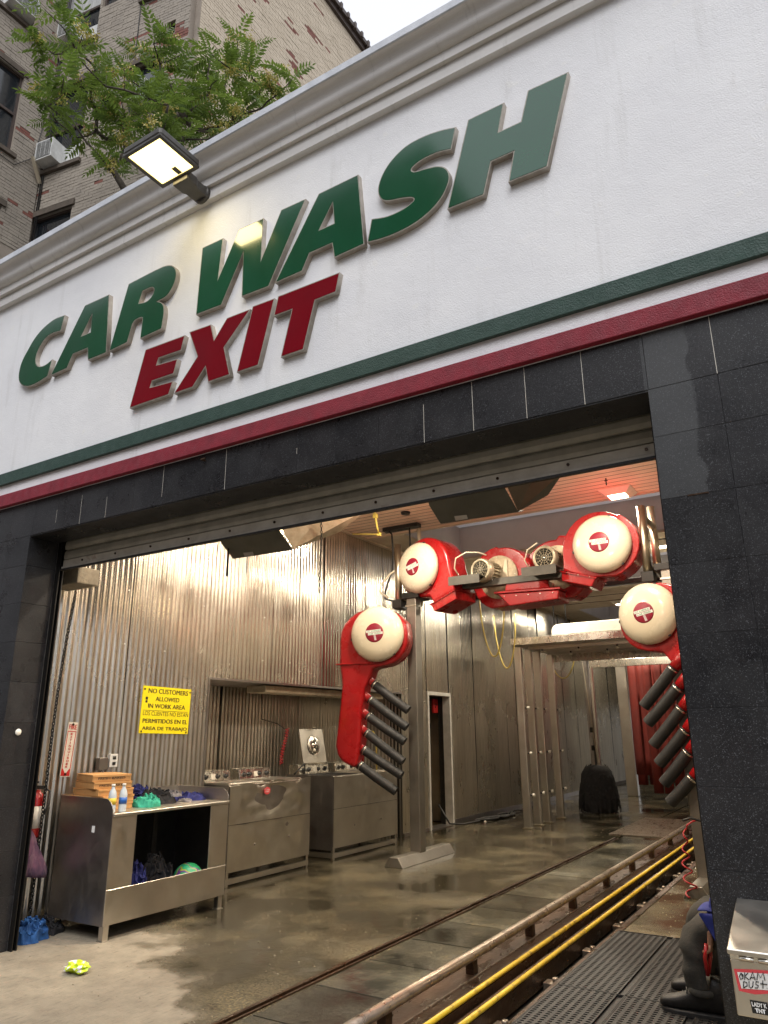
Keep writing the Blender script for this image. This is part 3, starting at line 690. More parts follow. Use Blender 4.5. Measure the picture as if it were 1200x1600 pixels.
MB().box(XW - .8, XW + .015, 6.045, 6.068, 2.125, 2.148).box(XW - .004, XW + .016, 6.069, 10.35, 2.125, 2.149).box(XW - .004, XW + .016, 6.045, 6.068, 0, 2.124).build('alcove_trim', M['steel_dark'], side)
MB().box(-6.92, XW - .01, 6.07, 10.35, 2.128, 2.14).build('alcove_soffit', M['steel_dark'], side)
MB().box(XW - .01, XW + .05, 3.85, 26, 4.44, 4.466).build('wall_top_trim', M['soffit'], side)
MB().box(XW - .01, XW + .012, 12.06, 26, 0.0, .09).box(XW - .01, XW + .012, 10.36, 11.17, 0.0, .05).build('wall_base_trim', M['steel_dark'], side)
tb = MB().box(-6.5, -6.18, 7.15, 9.95, 2.03, 2.115).build('alcove_light_box', M['cream_dull'], None, .006, 1)
tag(tb, 'long tan light box fixed under the top of the washing machine alcove', 'light box')

# right side wall (mostly behind the pier)
rw_ = struct(MB().box(.62, .8, 3.83, 26, 0, 4.62).build('right_wall', M['dark_gap']))
wall_run(rw_, .60, 3.86, 25.9, 0, 4.46, 'corrugated_old', .9, math.pi)
# end wall with the entrance far away
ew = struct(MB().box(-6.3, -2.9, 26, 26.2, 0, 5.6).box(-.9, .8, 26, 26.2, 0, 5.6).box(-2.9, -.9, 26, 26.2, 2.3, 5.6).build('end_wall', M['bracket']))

# ceiling: salmon slats, then deep pockets between tan beams
ce = struct(MB().box(-6.3, .8, 3.81, 9.28, 4.50, 4.62).build('ceiling', M['dark_gap']))
sl0 = None
n = 42; y0 = 3.84; pitch = (9.30 - y0) / n
for k in range(n):
    loc = (-6.055, y0 + k * pitch, 4.47)
    if sl0 is None: sl0 = unit('ceiling_slat', MB().box(0, 6.64, .009, pitch - .009, 0, .002), M['slat'], ce, loc)
    else: copy_obj(sl0, 'ceiling_slat', loc, ce)
MB().box(-6.06, .6, 9.283, 9.30, 4.452, 4.62).build('ceiling_edge', M['soffit'], ce)
MB().box(-6.3, -5.40, 9.302, 26, 4.47, 4.60).box(-.6, .8, 9.302, 26, 4.47, 4.60).build('side_soffit', M['soffit'], ce)
MB().box(-5.42, -5.40, 9.302, 26, 4.46, 5.02).build('pocket_trim', M['soffit'], ce)
for a, b_ in ((9.302, 11.3), (12.7, 15.5), (17.9, 21), (22.5, 26)):
    MB().box(-5.5, -.5, a - .05, b_ + .05, 5.021, 5.04).build('skylight_sheet', M['skylight'], ce)
    MB().box(-.62, -.60, a, b_, 4.602, 5.019).box(-5.399, -5.38, a, b_, 4.47, 5.019).box(-5.38, -.62, b_ - .02, b_, 4.47, 5.019).box(-5.38, -.62, a, a + .001, 4.63, 5.019).build('pocket_panel', M['lilac'], ce)
for a, b_ in ((11.302, 12.698), (15.502, 17.898), (21.002, 22.498)):
    MB().box(-5.38, -.62, a, b_, 4.44, 4.6).build('ceiling_beam', M['soffit'], ce)
    for q in (.3, .62): MB().box(-5.38, -.62, a + (b_ - a) * q, a + (b_ - a) * q + .03, 4.432, 4.439).build('beam_seam', M['dark_gap'], ce)

# ------------------------------------------------------------------ light fixtures (each carries its own lamp)
def ceiling_light(x, y, z, lab, power=60, size=.42, col=(1, .885, .70), glow='fix_glow', spread=None):
    t = thing('ceiling_light', (x, y, z), lab, 'ceiling light', 'square canopy lights under the ceiling')
    s = size / 2
    mb = MB(); P0 = [(-s, -s), (s, -s), (s, s), (-s, s)]; q = s * .62
    vs = [(x + a, y + b, z) for a, b in P0] + [(x + a * .62, y + b * .62, z - .07) for a, b in P0] + [(x + a * .52, y + b * .52, z - .07) for a, b in P0] + [(x + a * .5, y + b * .5, z - .03) for a, b in P0]
    fs = [(3, 2, 1, 0)] + [(i, (i + 1) % 4, 4 + (i + 1) % 4, 4 + i) for i in range(4)] + [(4 + i, 4 + (i + 1) % 4, 8 + (i + 1) % 4, 8 + i) for i in range(4)] + [(8 + i, 8 + (i + 1) % 4, 12 + (i + 1) % 4, 12 + i) for i in range(4)] + [(12, 13, 14, 15)]
    mb.add(vs, fs).build('housing', M['white_pvc'], t, .004, 1)
    MB().box(x - s * .50, x + s * .50, y - s * .5, y + s * .5, z - .066, z - .045).build('lens', M[glow], t)
    l = bpy.data.lights.new('lamp', 'AREA'); l.shape = 'SQUARE'; l.size = s * .9; l.energy = power; l.color = col
    if spread: l.spread = R(spread)
    lo = bpy.data.objects.new('lamp', l); C.objects.link(lo); lo.parent = t; lo.location = (0, 0, -.075)
    return t
ceiling_light(-2.06, 9.03, 4.465, 'lit square canopy light on the salmon slat ceiling near its back edge', 45)
ceiling_light(-4.19, 11.65, 4.435, 'lit ceiling light on the tan beam, behind the middle blowers', 84, .36)
ceiling_light(-2.11, 12.0, 4.435, 'lit ceiling light on the tan beam, next to the right pier', 84, .36)
ceiling_light(-4.14, 17.3, 4.435, 'lit ceiling light on the farther tan beam, above the white arch cover', 92, .42)
ceiling_light(-2.2, 21.7, 4.435, 'ceiling light on the last tan beam deep in the tunnel', 92, .42)
ceiling_light(-4.3, 4.9, 4.465, 'ceiling light above the work table, hidden by the lintel', 78)
ceiling_light(-1.9, 4.9, 4.465, 'ceiling light above the rubber mat, hidden by the lintel', 60)
ceiling_light(-4.3, 7.4, 4.465, 'ceiling light above the washing machines, hidden by the lintel', 78)
ceiling_light(-1.9, 7.4, 4.465, 'ceiling light above the conveyor, hidden by the lintel', 60)

# hanging sheet-metal hoods behind the shutter
def hood(x0, x1, lab, glowcol, power):
    """curved reflector trough open upwards, with a flared end panel to the right"""
    t = thing('hanging_heater_hood', ((x0 + x1) / 2, 4.4, 3.0), lab, 'heater hood', 'sheet metal hoods hanging behind the shutter')
    F0 = [(x0 - .01, 4.24, 3.34), (x0 + .035, 4.30, 3.19), (x0 + .02, 4.38, 3.10), (x0 + .045, 4.50, 2.99), (x1, 4.50, 2.98), (x1 - .03, 4.37, 3.11), (x1 - .06, 4.24, 3.34)]
    mb = MB().add(F0, [(0, 1, 5, 6), (1, 2, 5), (2, 3, 4, 5)])
    mb.add([(x0 + .045, 4.50, 2.99), (x1, 4.50, 2.98), (x1 - .05, 4.74, 3.06), (x0 + .06, 4.74, 3.07)], [(0, 1, 2, 3)])
    o = mb.build('hood', M['hoodmetal'], t, fixn=False); q = o.modifiers.new('thick', 'SOLIDIFY'); q.thickness = .006; q.offset = 0
    fk = .45 if 'right' in lab else 1
    e = MB().add([(x1 + .002, 4.50, 2.982), (x1 - .058, 4.24, 3.34), (x1 + .20 * fk, 4.74, 3.40), (x1 + .50 * fk, 4.90, 3.36), (x1 + .26 * fk, 4.80, 3.16)], [(0, 1, 2), (0, 2, 3, 4)])
    o = e.build('flared_end', M['hoodmetal' if 'right' in lab else 'cream_dull'], t, fixn=False); q = o.modifiers.new('thick', 'SOLIDIFY'); q.thickness = .004; q.offset = 0
    w_ = x1 - x0
    sp_ = lambda a, b_: (x0 + w_ * a, 4.24 + .26 * b_, 3.34 - .355 * b_)
    MB().add([Vector(sp_(a, b_)) + Vector((0, -.008, -.006)) for a, b_ in ((.27, .30), (.42, .30), (.42, .98), (.27, .98))], [(0, 1, 2, 3)]).build('splice_plate', M['steel_dark'], t, fixn=False)
    if 'right' in lab: MB().add([Vector(sp_(a, b_)) + Vector((0, -.012, -.009)) for a, b_ in ((.36, .28), (.47, .28), (.47, .50), (.37, .50))], [(0, 1, 2, 3)]).build('paper_tag', M['sticker_wht'], t, fixn=False)
    for q in (.16, .74): MB().cyl(Vector(sp_(q, .42)) + Vector((0, -.014, -.01)), Vector(sp_(q, .42)), .008, 8).build('screw', M['black_steel'], t)
    MB().tube([(x0 + .08, 4.45, 3.13), (x1 - .08, 4.45, 3.13)], .022, 10).build('heating_tube', glowcol, t)
    for xx in (x0 + .1, x1 - .1): MB().tube([(xx, 4.24, 3.4), (xx, 4.24, 4.47)], .004, 6).build('hanger_rod', M['black_steel'], t)
    l = bpy.data.lights.new('lamp', 'AREA'); l.shape = 'RECTANGLE'; l.size = x1 - x0 - .1; l.size_y = .2; l.energy = power[0]; l.color = power[1]
    lo = bpy.data.objects.new('lamp', l); C.objects.link(lo); lo.parent = t; lo.location = (0, .12, .17); lo.rotation_euler = (R(power[2]), 0, 0)
    return t
M['hoodmetal'] = pbr('dull_hood_metal', (.11, .105, .085), .6, .3, (.085, .08, .065), 4, .1)
M['tube_red'] = emit('heater_tube_glow', (1, .16, .06), 8)
M['tube_warm'] = emit('heater_tube_warm', (1, .75, .42), 9)
hood(-4.36, -3.66, 'left bent sheet metal hood with a lit tan end panel under the shutter', M['tube_warm'], (11, (1, .84, .62), 170))
hood(-2.34, -1.70, 'right bent sheet metal hood glowing red on the slats around it', M['tube_red'], (75, (1, .60, .45), 170))

# wall floodlight on its arm
t = thing('wall_floodlight', (-3.78, YF, 5.70), 'lit rectangular floodlight on a short arm sticking out from the cornice above WASH', 'floodlight')
def rrect(x0, x1, y0, y1, r, n=4):
    out = []
    for cx, cy, a0 in ((x1 - r, y1 - r, 0), (x0 + r, y1 - r, 90), (x0 + r, y0 + r, 180), (x1 - r, y0 + r, 270)):
        for k in range(n + 1): a = R(a0 + 90 * k / n); out.append((cx + r * math.cos(a), cy + r * math.sin(a)))
    return out
MB().prism(rrect(-3.99, -3.575, 2.735, 3.135, .03), lambda u, v, d: (u, v, d), 5.725, 5.775).build('housing', M['lamp_grey'], t, .008, 2)
fr = MB()
for x0, x1, y0, y1 in ((-3.985, -3.955, 2.74, 3.13), (-3.61, -3.58, 2.74, 3.13), (-3.9545, -3.6105, 2.74, 2.765), (-3.9545, -3.6105, 3.10, 3.13)): fr.box(x0, x1, y0, y1, 5.705, 5.7245)
fr.build('frame', M['lamp_grey'], t)
MB().box(-3.953, -3.612, 2.767, 3.098, 5.711, 5.722).build('lens', M['lamp_glow'], t)
MB().box(-3.765, -3.725, 3.02, 3.09, 5.703, 5.710).build('photocell', M['lamp_grey'], t)
MB().prism([(-3.86, 3.12), (-3.70, 3.12), (-3.70, 3.22), (-3.715, 3.25), (-3.715, 3.405), (-3.845, 3.405), (-3.845, 3.25), (-3.86, 3.22)], lambda u, v, d: (u, v, d), 5.665, 5.75).build('arm', M['lamp_grey'], t, .01, 2)
MB().lathe([(.075, 0), (.075, .03), (.05, .035)], (-3.78, 3.375, 5.715), (0, -1, 0), 20).build('wall_plate', M['lamp_grey'], t)
l = bpy.data.lights.new('lamp', 'AREA'); l.shape = 'RECTANGLE'; l.size = .34; l.size_y = .33; l.energy = 3.2; l.color = (1, .82, .42)
lo = bpy.data.objects.new('lamp', l); C.objects.link(lo); lo.parent = t; lo.location = (0, -.49, .002)

# ------------------------------------------------------------------ work table
t = thing('work_table', (-5.6, 4.86, 0), 'long stainless work table with open dark bay and rounded side panels, nearest the opening', 'table')
TX0, TX1, TY0, TY1 = -5.87, -5.18, 4.19, 5.53
def sidepanel(y0, y1, name):
    pts = [(TX0, .11), (TX1, .11), (TX1, .93)]
    for k in range(7): a = R(0 + 90 * k / 6); pts.append((TX1 - .12 + .12 * math.cos(a), .93 + .11 * math.sin(a)))
    pts += [(TX0, 1.045)]
    return MB().prism(pts, lambda u, v, d: (u, d, v), y0, y1).build(name, M['steel_dark'], t, .002, 1)
sidepanel(TY0, TY0 + .004, 'side_panel'); sidepanel(TY1 - .004, TY1, 'side_panel')
MB().box(TX1 - .006, TX1, TY0 + .0045, TY1 - .0045, .112, .365).build('front_apron', M['steel'], t, .002, 1)
MB().box(TX1 - .008, TX1 - .002, TY0 + .0045, TY0 + .25, .366, .898).build('front_stile', M['steel'], t, .002, 1)
MB().box(TX1 - .008, TX1 - .002, TY1 - .235, TY1 - .0045, .366, .898).build('front_stile', M['steel'], t, .002, 1)
MB().box(TX0, TX1 + .012, TY0 + .005, TY1 - .005, .90, .925).build('counter', M['steel'], t, .003, 1)
MB().box(TX0, TX0 + .006, TY0 + .005, TY1 - .005, .926, 1.05).build('backsplash', M['steel'], t)
MB().box(TX0, TX0 + .01, TY0 + .005, TY1 - .005, .11, .898).box(TX0 + .011, TX1 - .01, TY0 + .005, TY1 - .005, .113, .13).box(TX0 + .3, TX0 + .32, 4.95, 5.0, .131, .897).build('bay_lining', M['dark_gap'], t)
for x, y in ((TX1 - .06, TY0 + .02), (TX1 - .06, TY1 - .07), (TX0 + .02, TY0 + .02), (TX0 + .02, TY1 - .07)):
    MB().box(x, x + .05, y, y + .05, 0.006, .111).box(x - .01, x + .06, y - .01, y + .06, 0, .0055).build('leg', M['steel'], t)
MB().box(-5.42, -5.385, TY0 - .002, TY0 - .0005, .775, .825).build('sticker', M['sticker_wht'], t)

# bakery boxes: a stack of five, each a thing
bx = [(.926, 0, -5.66, 4.44, 'plain brown bakery box at the bottom of the stack on the work table'), (.983, 3, -5.655, 4.44, 'plain brown bakery box second from the bottom of the stack'),
      (1.040, -8, -5.66, 4.45, 'brown bakery box in the middle of the stack'), (1.097, -16, -5.67, 4.455, 'lettered brown bakery box just under the topmost box'), (1.154, -19, -5.68, 4.46, 'lettered brown bakery box on top of the stack')]
for i, (z, a, x, y, lab) in enumerate(bx):
    t = thing('bakery_box', (x, y, z), lab, 'cardboard box', 'bakery boxes stacked on the work table')
    rot = Matrix.Rotation(R(a), 3, 'Z')
    MB().obox(Vector((x, y, z + .025)), (.42, .33, .05), rot).build('box_body', M['cardboard'], t, .002, 1)
    MB().obox(Vector((x, y, z + .0525)), (.426, .336, .006), rot).obox(Vector((x, y, z + .046)) + rot @ Vector((.2135, 0, 0)), (.003, .33, .014), rot).build('lid', M['cardboard'], t)
    if i >= 3:
        o = Vector((x, y, z + .018)) + rot @ Vector((.2155, -.12, 0))
        text('lettering', 'FRESH BAKED', M['ink'], o, rot @ Vector((0, 1, 0)), (0, 0, 1), .23, .018, t, .01)
def bottle(x, y, lab, lm, watermat='clear'):
    t = thing('water_bottle', (x, y, .926), lab, 'bottle', 'water bottles standing by the bakery boxes')
    MB().lathe([(.028, 0), (.032, .008), (.032, .05), (.030, .06), (.032, .07), (.032, .135), (.026, .165), (.013, .188), (.013, .2)], (x, y, .926), (0, 0, 1), 18).build('bottle_body', M[watermat], t)
    MB().lathe([(.0155, 0), (.0155, .018), (.013, .02)], (x, y, 1.127), (0, 0, 1), 14).build('cap', M['white_pvc'], t)
    MB().lathe([(.0327, 0), (.0327, .05)], (x, y, .99), (0, 0, 1), 18).build('label_band', M[lm], t)
bottle(-5.26, 4.235, 'small water bottle with a yellow label, left of the blue labelled one', 'label_yellow')
bottle(-5.25, 4.335, 'small water bottle with a blue label in front of the bakery boxes', 'label_blue')

FOLD = bpy.data.textures.new('cloth_folds', 'MUSGRAVE'); FOLD.musgrave_type = 'RIDGED_MULTIFRACTAL'; FOLD.noise_scale = .11; FOLD.noise_intensity = .45; FOLD.octaves = 2
def rag(name, cx, cy, z, sx, sy, h, mat, seed, lab=None, cat='cloth', rot=0, n=34, sharp=1.0):
    mb = MB(); vs = []; rr = Matrix.Rotation(R(rot), 3, 'Z')
    for j in range(n + 1):
        for i in range(n + 1):
            u, v = i / n * 2 - 1, j / n * 2 - 1
            d = math.sqrt(u * u + v * v)
            m_ = max(abs(u), abs(v)); k = m_ / d if d > 1e-6 else 1
            uu, vv = u * k, v * k; rad = math.hypot(uu, vv)
            wob = 1 + .22 * noise.noise(Vector((uu * 1.5 + seed, vv * 1.5, seed * 3.1)))
            q = Vector((uu * 2.2 + seed * 5, vv * 2.2 - seed, seed))
            fold = .55 * (1 - abs(noise.noise(q * 1.1)) * 2.2) + .30 * (1 - abs(noise.noise(q * 2.3)) * 3) + .10 * (1 - abs(noise.noise(q * 5)) * 3)
            zz = h * (max(0, 1 - rad ** 2.4) ** .5) * (.62 + fold * sharp)
            if rad > .97: zz = 0.0
            p = rr @ Vector((uu * sx / 2 * wob, vv * sy / 2 * wob, 0))
            vs.append((cx + p.x, cy + p.y, z + zz + .002))
    fs = [(j * (n + 1) + i, j * (n + 1) + i + 1, (j + 1) * (n + 1) + i + 1, (j + 1) * (n + 1) + i) for j in range(n) for i in range(n)]
    mb.add(vs, fs, 0, True)
    o = mb.build(name, M[mat], None, loc=(cx, cy, z), subsurf=1)
    dm_ = o.modifiers.new('folds', 'DISPLACE'); dm_.texture = FOLD; dm_.strength = min(.05, h * .55); dm_.mid_level = .62; dm_.texture_coords = 'GLOBAL'
    if lab: tag(o, lab, cat)
    return o
rag('rag', -5.80, 4.95, .926, .30, .26, .13, 'cloth_blue', 1.3, 'dark blue rag at the back of the table beside the bakery boxes')
rag('rag', -5.45, 4.76, .926, .30, .26, .085, 'cloth_teal', 2.1, 'teal green rag lying on the front edge of the work table', rot=20)
rag('rag', -5.62, 5.02, .926, .38, .34, .11, 'cloth_black', 3.7, 'black cloth heap in the middle of the work table top')
rag('rag', -5.50, 5.12, .98, .16, .16, .05, 'cloth_grey', 4.2, 'grey cloth crumpled on top of the black heap')
rag('rag', -5.58, 5.38, .926, .40, .24, .06, 'cloth_blue', 5.5, 'navy blue rag spread on the far end of the table', rot=70)
rag('rag', -5.50, 5.26, .926, .16, .12, .025, 'cloth_grey', 6.1, 'small flat grey cloth between the black heap and navy rag')
rag('rag', -5.36, 4.60, .132, .30, .30, .30, 'cloth_blue', 7.9, 'blue rag heap on the bay floor of the work table, left side')
rag('rag', -5.45, 4.93, .132, .40, .40, .30, 'cloth_black', 8.4, 'black cloth heap on the bay floor of the work table, middle')
t = thing('play_ball', (-5.36, 5.13, .132), 'green and purple ball peeking over the apron of the work table', 'ball')
bm_ = MB().lathe([(math.sin(R(a)) * .135, .135 - math.cos(R(a)) * .135) for a in range(0, 181, 12)], (-5.36, 5.13, .132 + .04), (.4, .5, 1), 24)
M['ball'] = None
m, nt, b = new_mat('beach_ball_panels'); p = posn(nt)
nt.links.new(ramp(nt, ntex(nt, p, 9, 1, .4), [(0, (.02, .28, .10)), (.47, (.12, .03, .22)), (.53, (.30, .34, .03)), (.58, (.02, .30, .14))], 'CONSTANT'), b.inputs['Base Color']); setin(b, Roughness=.45); M['ball'] = m
bm_.build('ball_skin', m, t)
MB().cyl((-5.36, 5.13, .17), (-5.36, 5.13, .135), .05, 12).build('valve_base', M['black_plastic'], t)

# ------------------------------------------------------------------ washing machines
def wavy_panel(x, y0, y1, z0, z1, amp, seed, name, mat, parent, ny=44, nz=18):
    mb = MB(); vs = []
    for j in range(nz + 1):
        for i in range(ny + 1):
            u, v = i / ny, j / nz
            e = min(1, 8 * u, 8 * (1 - u)) * min(1, 6 * v)
            q = Vector((u * 3.1 + seed, v * 1.8, seed * 2))
            d = noise.noise(q) * .7 + noise.noise(q * 2.4) * .35
            d *= (.35 + .9 * v) * (.4 + u)
            zz = z0 + (z1 - z0) * v
            if v > .95: zz += amp * .7 * noise.noise(Vector((u * 5 + seed, 1, 2)))
            vs.append((x + d * amp * e, y0 + (y1 - y0) * u, zz))
    fs = [(j * (ny + 1) + i, j * (ny + 1) + i + 1, (j + 1) * (ny + 1) + i + 1, (j + 1) * (ny + 1) + i) for j in range(nz) for i in range(ny)]
    mb.add(vs, fs, 0, True); return mb.build(name, M[mat], parent)
def machine(y0, y1, X1, lab, seed, dent, lid_open, sticker):
    X0 = X1 - .80
    t = thing('washing_machine', ((X0 + X1) / 2, (y0 + y1) / 2, 0), lab, 'washing machine', 'dented stainless washing machines in the alcove')
    H = 1.00
    MB().box(X0, X1 - .012, y0 + .008, y1 - .008, .15, H - .02).build('cabinet', M['steel_dark'], t)
    wavy_panel(X1, y0, y1, .600, H, dent, seed, 'upper_front_panel', 'steel', t)
    wavy_panel(X1 + .001, y0, y1, .135, .596, dent * .35, seed + 3, 'lower_front_panel', 'steel', t)
    MB().box(X1 - .010, X1 + .004, y0, y1, .5965, .5995).build('panel_seam', M['dark_gap'], t)
    MB().box(X0 + .01, X1 - .02, y0 - .002, y0 + .007, .60, H).box(X0 + .01, X1 - .02, y0 - .001, y0 + .007, .11, .597).build('end_panel', M['steel_dark'], t)
    MB().box(X0 + .01, X1 - .02, y1 - .007, y1 + .002, .11, H).build('end_panel', M['steel_dark'], t)
    MB().box(X1 - .05, X1 - .01, y0, y1, .02, .075).box(X0, X0 + .04, y0, y1, .02, .075).box(X0 + .041, X1 - .051, y0, y0 + .04, .02, .075).build('base_rail', M['steel'], t)
    for xx in (X1 - .045, X0 + .01):
        for yy in (y0 + .01, y1 - .045): MB().box(xx, xx + .035, yy, yy + .035, .0, .0195).box(xx, xx + .035, yy, yy + .035, .0755, .15).build('leg', M['steel'], t)
    MB().box(X0 + .20, X1 + .003, y0, y1, H - .019, H - .006).build('top_deck', M['steel'], t, .003, 1)
    ym = (y0 + y1) / 2
    # back console in two units with dials
    cons = []
    for a, b_ in ((y0 + .06, ym - .06), (ym + .10, y1 - .04)):
        c_ = MB().prism([(X0, H), (X0 + .19, H), (X0 + .165, H + .115), (X0, H + .125)], lambda u, v, d: (u, d, v), a, b_).build('console', M['steel_bright'], t, .003, 1)
        cons.append(c_)
        for k, q in enumerate((.14, .30, .62, .86)):
            yy = a + (b_ - a) * q; o = Vector((X0 + .180, yy, H + .055))
            MB().lathe([(.030, 0), (.030, .006), (.020, .008), (.018, .032), (.0, .034)], o, (.97, 0, .22), 14).build('dial', M['black_plastic'], c_)
        MB().obox((X0 + .181, (a + b_) / 2 + .03, H + .055), (.004, .11, .06), Matrix.Rotation(R(-12), 3, 'Y')).build('control_plate', M['sign_white'], c_)
    # lids
    for k, (a, b_) in enumerate(((y0 + .08, ym - .05), (ym + .08, y1 - .06))):
        hx = X0 + .24
        if lid_open == k:
            mb = MB(); R_ = Matrix.Rotation(R(-12), 3, 'Y')
            mb.obox((X0 + .13, (a + b_) / 2, H + .36), (.02, (b_ - a) * .82, .46), R_)
            L = mb.build('raised_lid', M['steel'], t, .004, 2)
            MB().lathe([(.13, 0), (.13, .006), (.115, .010), (.05, .012), (.045, .035), (.03, .05), (0, .054)], Vector((X0 + .145, (a + b_) / 2, H + .37)), (1, 0, .2), 24).build('lid_window_ring', M['steel_bright'], L)
            MB().box(X0 + .06, X0 + .12, (a + b_) / 2 - .04, (a + b_) / 2 + .04, H + .585, H + .60).build('lid_handle', M['steel_bright'], L)
            MB().box(hx, X1 - .12, a, b_, H - .0055, H - .002).build('tub_opening', M['dark_gap'], t)
        else:
            MB().box(hx, X1 - .10, a, b_, H - .0055, H + .012).build('lid', M['steel'], t, .005, 2)
    # sticker: red oval badge with white script strokes
    sy = y0 + (y1 - y0) * sticker; sz = H - .09
    b0 = MB().prism([(.05 * math.cos(k * math.pi / 12) * (1 + .06 * (k % 3)), .04 * math.sin(k * math.pi / 12)) for k in range(24)], lambda u, v, d: (X1 + d, sy + u, sz + v), .010, .0125)
    bd = b0.build('badge', M['sticker_red'], t)
    s_ = MB()
    for q in (-.012, .010): s_.tube([(X1 + .0135, sy - .032 + k * .008, sz + q + .008 * math.sin(k * 2.3 + q * 90)) for k in range(9)], .0017, 5)
    s_.build('badge_script', M['sticker_wht'], bd)
    for q in (.30, .72):
        MB().lathe([(.012, 0), (.012, .004), (.006, .007)], (X1 + .004, y0 + (y1 - y0) * q, .36 + .03 * q), (1, 0, 0), 12).build('lower_knob', M['steel_dark'], t)
    return t
machine(6.20, 7.62, -5.80, 'badly dented stainless washing machine next to the work table', 1.7, .055, None, .42)
machine(8.12, 9.70, -5.80, 'stainless washing machine with one lid raised, nearer the door', 6.3, .010, 0, .62)
# cords above the machines
pts = []
for k in range(140):
    z = 1.60 - .46 * k / 139; a = k * .62
    pts.append((-6.50 + .022 * math.cos(a) + .03 * math.sin(z * 9), 7.96 + .022 * math.sin(a) - .08 * (1.6 - z), z))
tag(MB().tube(pts, .006, 6).build('coiled_cord', M['red_cord'], None), 'dark red coiled cord hanging between the two washing machines', 'cord')
tag(MB().tube([(-6.86, 7.85, 2.1), (-6.84, 7.86, 1.8), (-6.80, 7.80, 1.72), (-6.6, 7.90, 1.66), (-6.5, 7.96, 1.58)], .006, 6).build('hanging_cable', M['black_plastic'], None), 'thin black cable coming down the alcove wall to the coiled cord', 'cable')
pts = [(-6.35 + .06 * math.sin(k * .3), 7.98 + .30 * (k / 14), 1.01 + .13 * math.sin(math.pi * k / 14)) for k in range(15)]
tag(MB().tube(pts, .010, 8).build('drain_hose', M['black_rubber'], None), 'black rubber hose arching between the consoles of the machines', 'hose')
tag(MB().tube([(-6.02, 9.5, 1.01), (-6.03, 9.5, 1.45), (-6.08, 9.5, 1.55), (-6.3, 9.5, 1.55)], .011, 8).build('yellow_tube', M['yellow_hose'], None), 'short yellow pipe standing behind the second washing machine', 'pipe')

# ------------------------------------------------------------------ wall signs and fittings
WX = XW + .012
t = thing('warning_sign', (WX, 5.46, 1.54), 'yellow sign NO CUSTOMERS ALLOWED IN WORK AREA in two languages on the corrugated wall', 'sign')
rot = Matrix.Rotation(R(-1.2), 3, 'X')
MB().obox((WX + .004, 5.455, 1.775), (.004, .655, .465), rot).build('sign_plate', M['sign_yellow'], t)
yd = rot @ Vector((0, 1, 0)); zd = rot @ Vector((0, 0, 1)); o0 = Vector((WX + .0062, 5.455, 1.775))
for s_, w_, v, h_, bo in (('NO CUSTOMERS', .54, .163, .048, .010), ('ALLOWED', .32, .088, .044, .010), ('IN WORK AREA', .50, .016, .044, .010), ('LOS CLIENTES NO ESTAN', .61, -.058, .042, 0), ('PERMITIDOS EN EL', .60, -.132, .042, .006), ('AREA DE TRABAJO', .60, -.210, .044, .006)):
    text('lettering', s_, M['ink'], o0 + yd * (-w_ / 2 + (.005 if s_[0] != 'N' else .012)) + zd * v, yd, zd, w_, h_, t, bo)
MB().obox(o0 + yd * 0 + zd * -.008, (.001, .60, .004), rot).build('divider_line', M['ink'], t)
MB().obox(o0 + yd * -.27 + zd * .11, (.001, .030, .028), rot).obox(o0 + yd * -.27 + zd * .078, (.001, .026, .024), rot).build('small_pictogram', M['ink'], t)
for a, c_ in ((-.305, .2), (.312, .2), (-.30, -.215), (.30, -.215)): MB().lathe([(.010, 0), (.010, .004), (.004, .006)], o0 + yd * a + zd * c_, (1, 0, 0), 10).build('rivet', M['rust'], t)
t = thing('extinguisher_sign', (WX, 4.36, 1.18), 'narrow white and red vertical FIRE EXTINGUISHER sign with an arrow point', 'sign')
rot = Matrix.Rotation(R(-3.5), 3, 'X'); o0 = Vector((WX + .006, 4.352, 1.415)); yd = rot @ Vector((0, 1, 0)); zd = rot @ Vector((0, 0, 1))
P_ = lambda u, v, d: o0 + yd * u + zd * v + Vector((d, 0, 0))
MB().prism([(-.052, -.235), (.052, -.235), (.052, .235), (-.052, .235)], P_, 0, .003).build('sign_plate', M['sign_white'], t)
bo = MB()
bo.prism([(-.045, .150), (-.038, .150), (-.038, -.165), (-.045, -.165)], P_, .0032, .004).prism([(.038, .150), (.045, .150), (.045, -.165), (.038, -.165)], P_, .0032, .004).prism([(-.045, .150), (.045, .150), (.045, .157), (-.045, .157)], P_, .0032, .0041)
bo.prism([(-.045, -.166), (-.033, -.166), (0, -.215), (.033, -.166), (.045, -.166), (.045, -.175), (.045, -.229), (-.045, -.229)], P_, .0032, .004)
bo.build('red_border', M['sign_red'], t)
text('lettering', 'FIRE', M['sign_red'], o0 + yd * -.040 + zd * .172 + Vector((.0034, 0, 0)), yd, zd, .08, .042, t, .02)
for k, ch in enumerate('EXTINGUISHER'):
    text('lettering', ch, M['sign_red'], o0 + yd * (-.012 if ch != 'I' else -.004) + zd * (.122 - k * .0258) + Vector((.0034, 0, 0)), yd, zd, .024 if ch != 'I' else .007, .0185, t, .03)
for v in (.215, -.212): MB().lathe([(.012, 0), (.010, .006), (0, .008)], P_(0, v, .004), (1, 0, 0), 10).build('screw', M['rust'], t)
t = thing('outlet_box', (WX, 4.76, 1.27), 'grey electrical outlet boxes side by side above the bakery boxes', 'outlet')
MB().box(WX, WX + .05, 4.66, 4.76, 1.22, 1.33).build('junction_box', M['steel_dark'], t, .004, 2)
MB().box(WX, WX + .045, 4.78, 4.87, 1.24, 1.36).build('outlet_plate', M['ac_white'], t, .004, 2)
for z in (1.275, 1.325): MB().box(WX + .0455, WX + .048, 4.81, 4.845, z - .014, z + .014).build('socket', M['black_plastic'], t)
